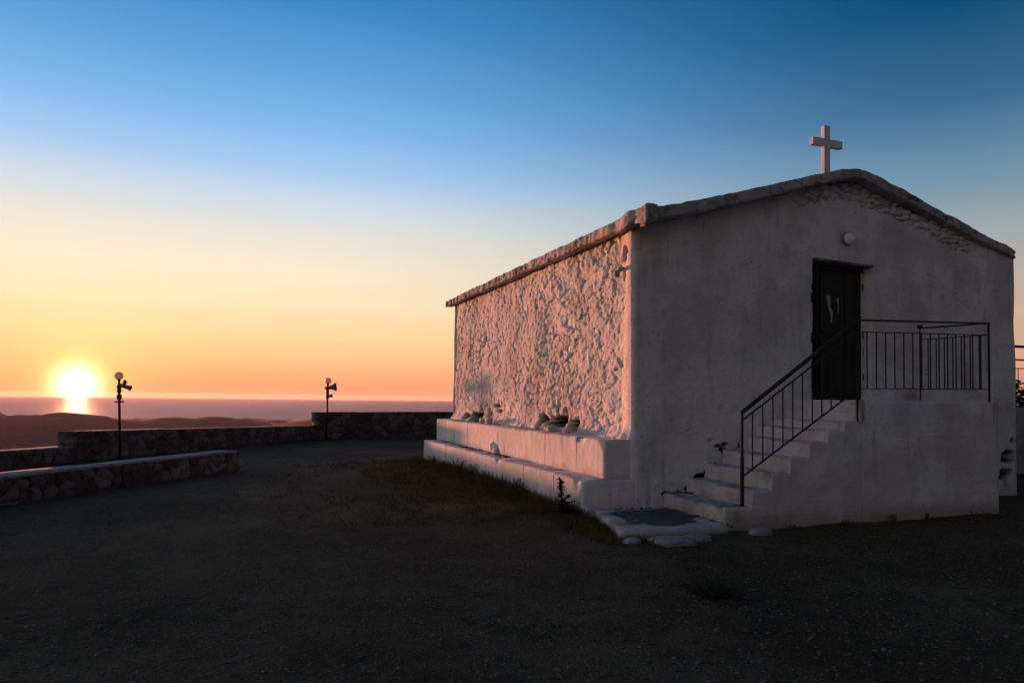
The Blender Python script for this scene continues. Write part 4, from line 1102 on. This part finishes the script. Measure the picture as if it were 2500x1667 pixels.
bmap = wt.new('ShaderNodeMapping'); wt.link(dirv, bmap.inputs[0]); bmap.inputs['Scale'].default_value = (1.2, 1.2, 22.)
bn = wt.new('ShaderNodeTexNoise'); wt.link(bmap.outputs[0], bn.inputs['Vector']); bn.inputs['Scale'].default_value = 1.6; bn.inputs['Detail'].default_value = 5.; bn.inputs['Roughness'].default_value = .55
veil = wt.math('ADD', 1., wt.math('MULTIPLY', wt.math('SUBTRACT', bn.outputs[0], .5), wt.maprange(el, 26., 2., .03, .10)))
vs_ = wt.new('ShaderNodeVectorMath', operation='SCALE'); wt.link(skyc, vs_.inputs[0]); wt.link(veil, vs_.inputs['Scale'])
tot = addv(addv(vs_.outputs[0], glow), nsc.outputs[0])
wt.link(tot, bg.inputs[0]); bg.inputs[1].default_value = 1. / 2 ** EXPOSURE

sl = bpy.data.lights.new('sun', 'SUN'); sl.energy = 4.0; sl.angle = math.radians(1.2); sl.color = (1., .325, .17)
so = bpy.data.objects.new('sun', sl); COL.objects.link(so)
so.rotation_euler = Vector(-SUN).to_track_quat('-Z', 'Y').to_euler(); so.location = (-20, 40, 12)

# ------------------------------------------------------------------ camera
cd = bpy.data.cameras.new('camera'); co_ = bpy.data.objects.new('camera', cd); COL.objects.link(co_)
yaw, pitch, roll, f_ = math.radians(20.218), math.radians(2.), .0118, 1640 / 2352
fw0 = Vector((math.sin(yaw), math.cos(yaw), 0)); rt0 = Vector((math.cos(yaw), -math.sin(yaw), 0)); up0 = Vector((0, 0, 1))
fw = fw0 * math.cos(pitch) + up0 * math.sin(pitch); up = up0 * math.cos(pitch) - fw0 * math.sin(pitch)
rt = rt0 * math.cos(roll) + up * math.sin(roll); up = up * math.cos(roll) - rt0 * math.sin(roll)
co_.matrix_world = Matrix(((rt.x, up.x, -fw.x, CAM[0]), (rt.y, up.y, -fw.y, CAM[1]), (rt.z, up.z, -fw.z, CAM[2]), (0, 0, 0, 1)))
cd.sensor_width = 36; cd.lens = 36 * f_; cd.shift_y = (855.73 - 784) / 2352; cd.clip_start = .05; cd.clip_end = 200000
scene.camera = co_
scene.view_settings.view_transform = 'Standard'; scene.view_settings.look = 'None'
scene.view_settings.exposure = EXPOSURE; scene.view_settings.gamma = 1.; scene.view_settings.use_curve_mapping = False
scene.render.engine = 'CYCLES'
scene.cycles.use_denoising = True; scene.cycles.max_bounces = 6; scene.cycles.volume_bounces = 0
scene.cycles.caustics_reflective = False; scene.cycles.caustics_refractive = False
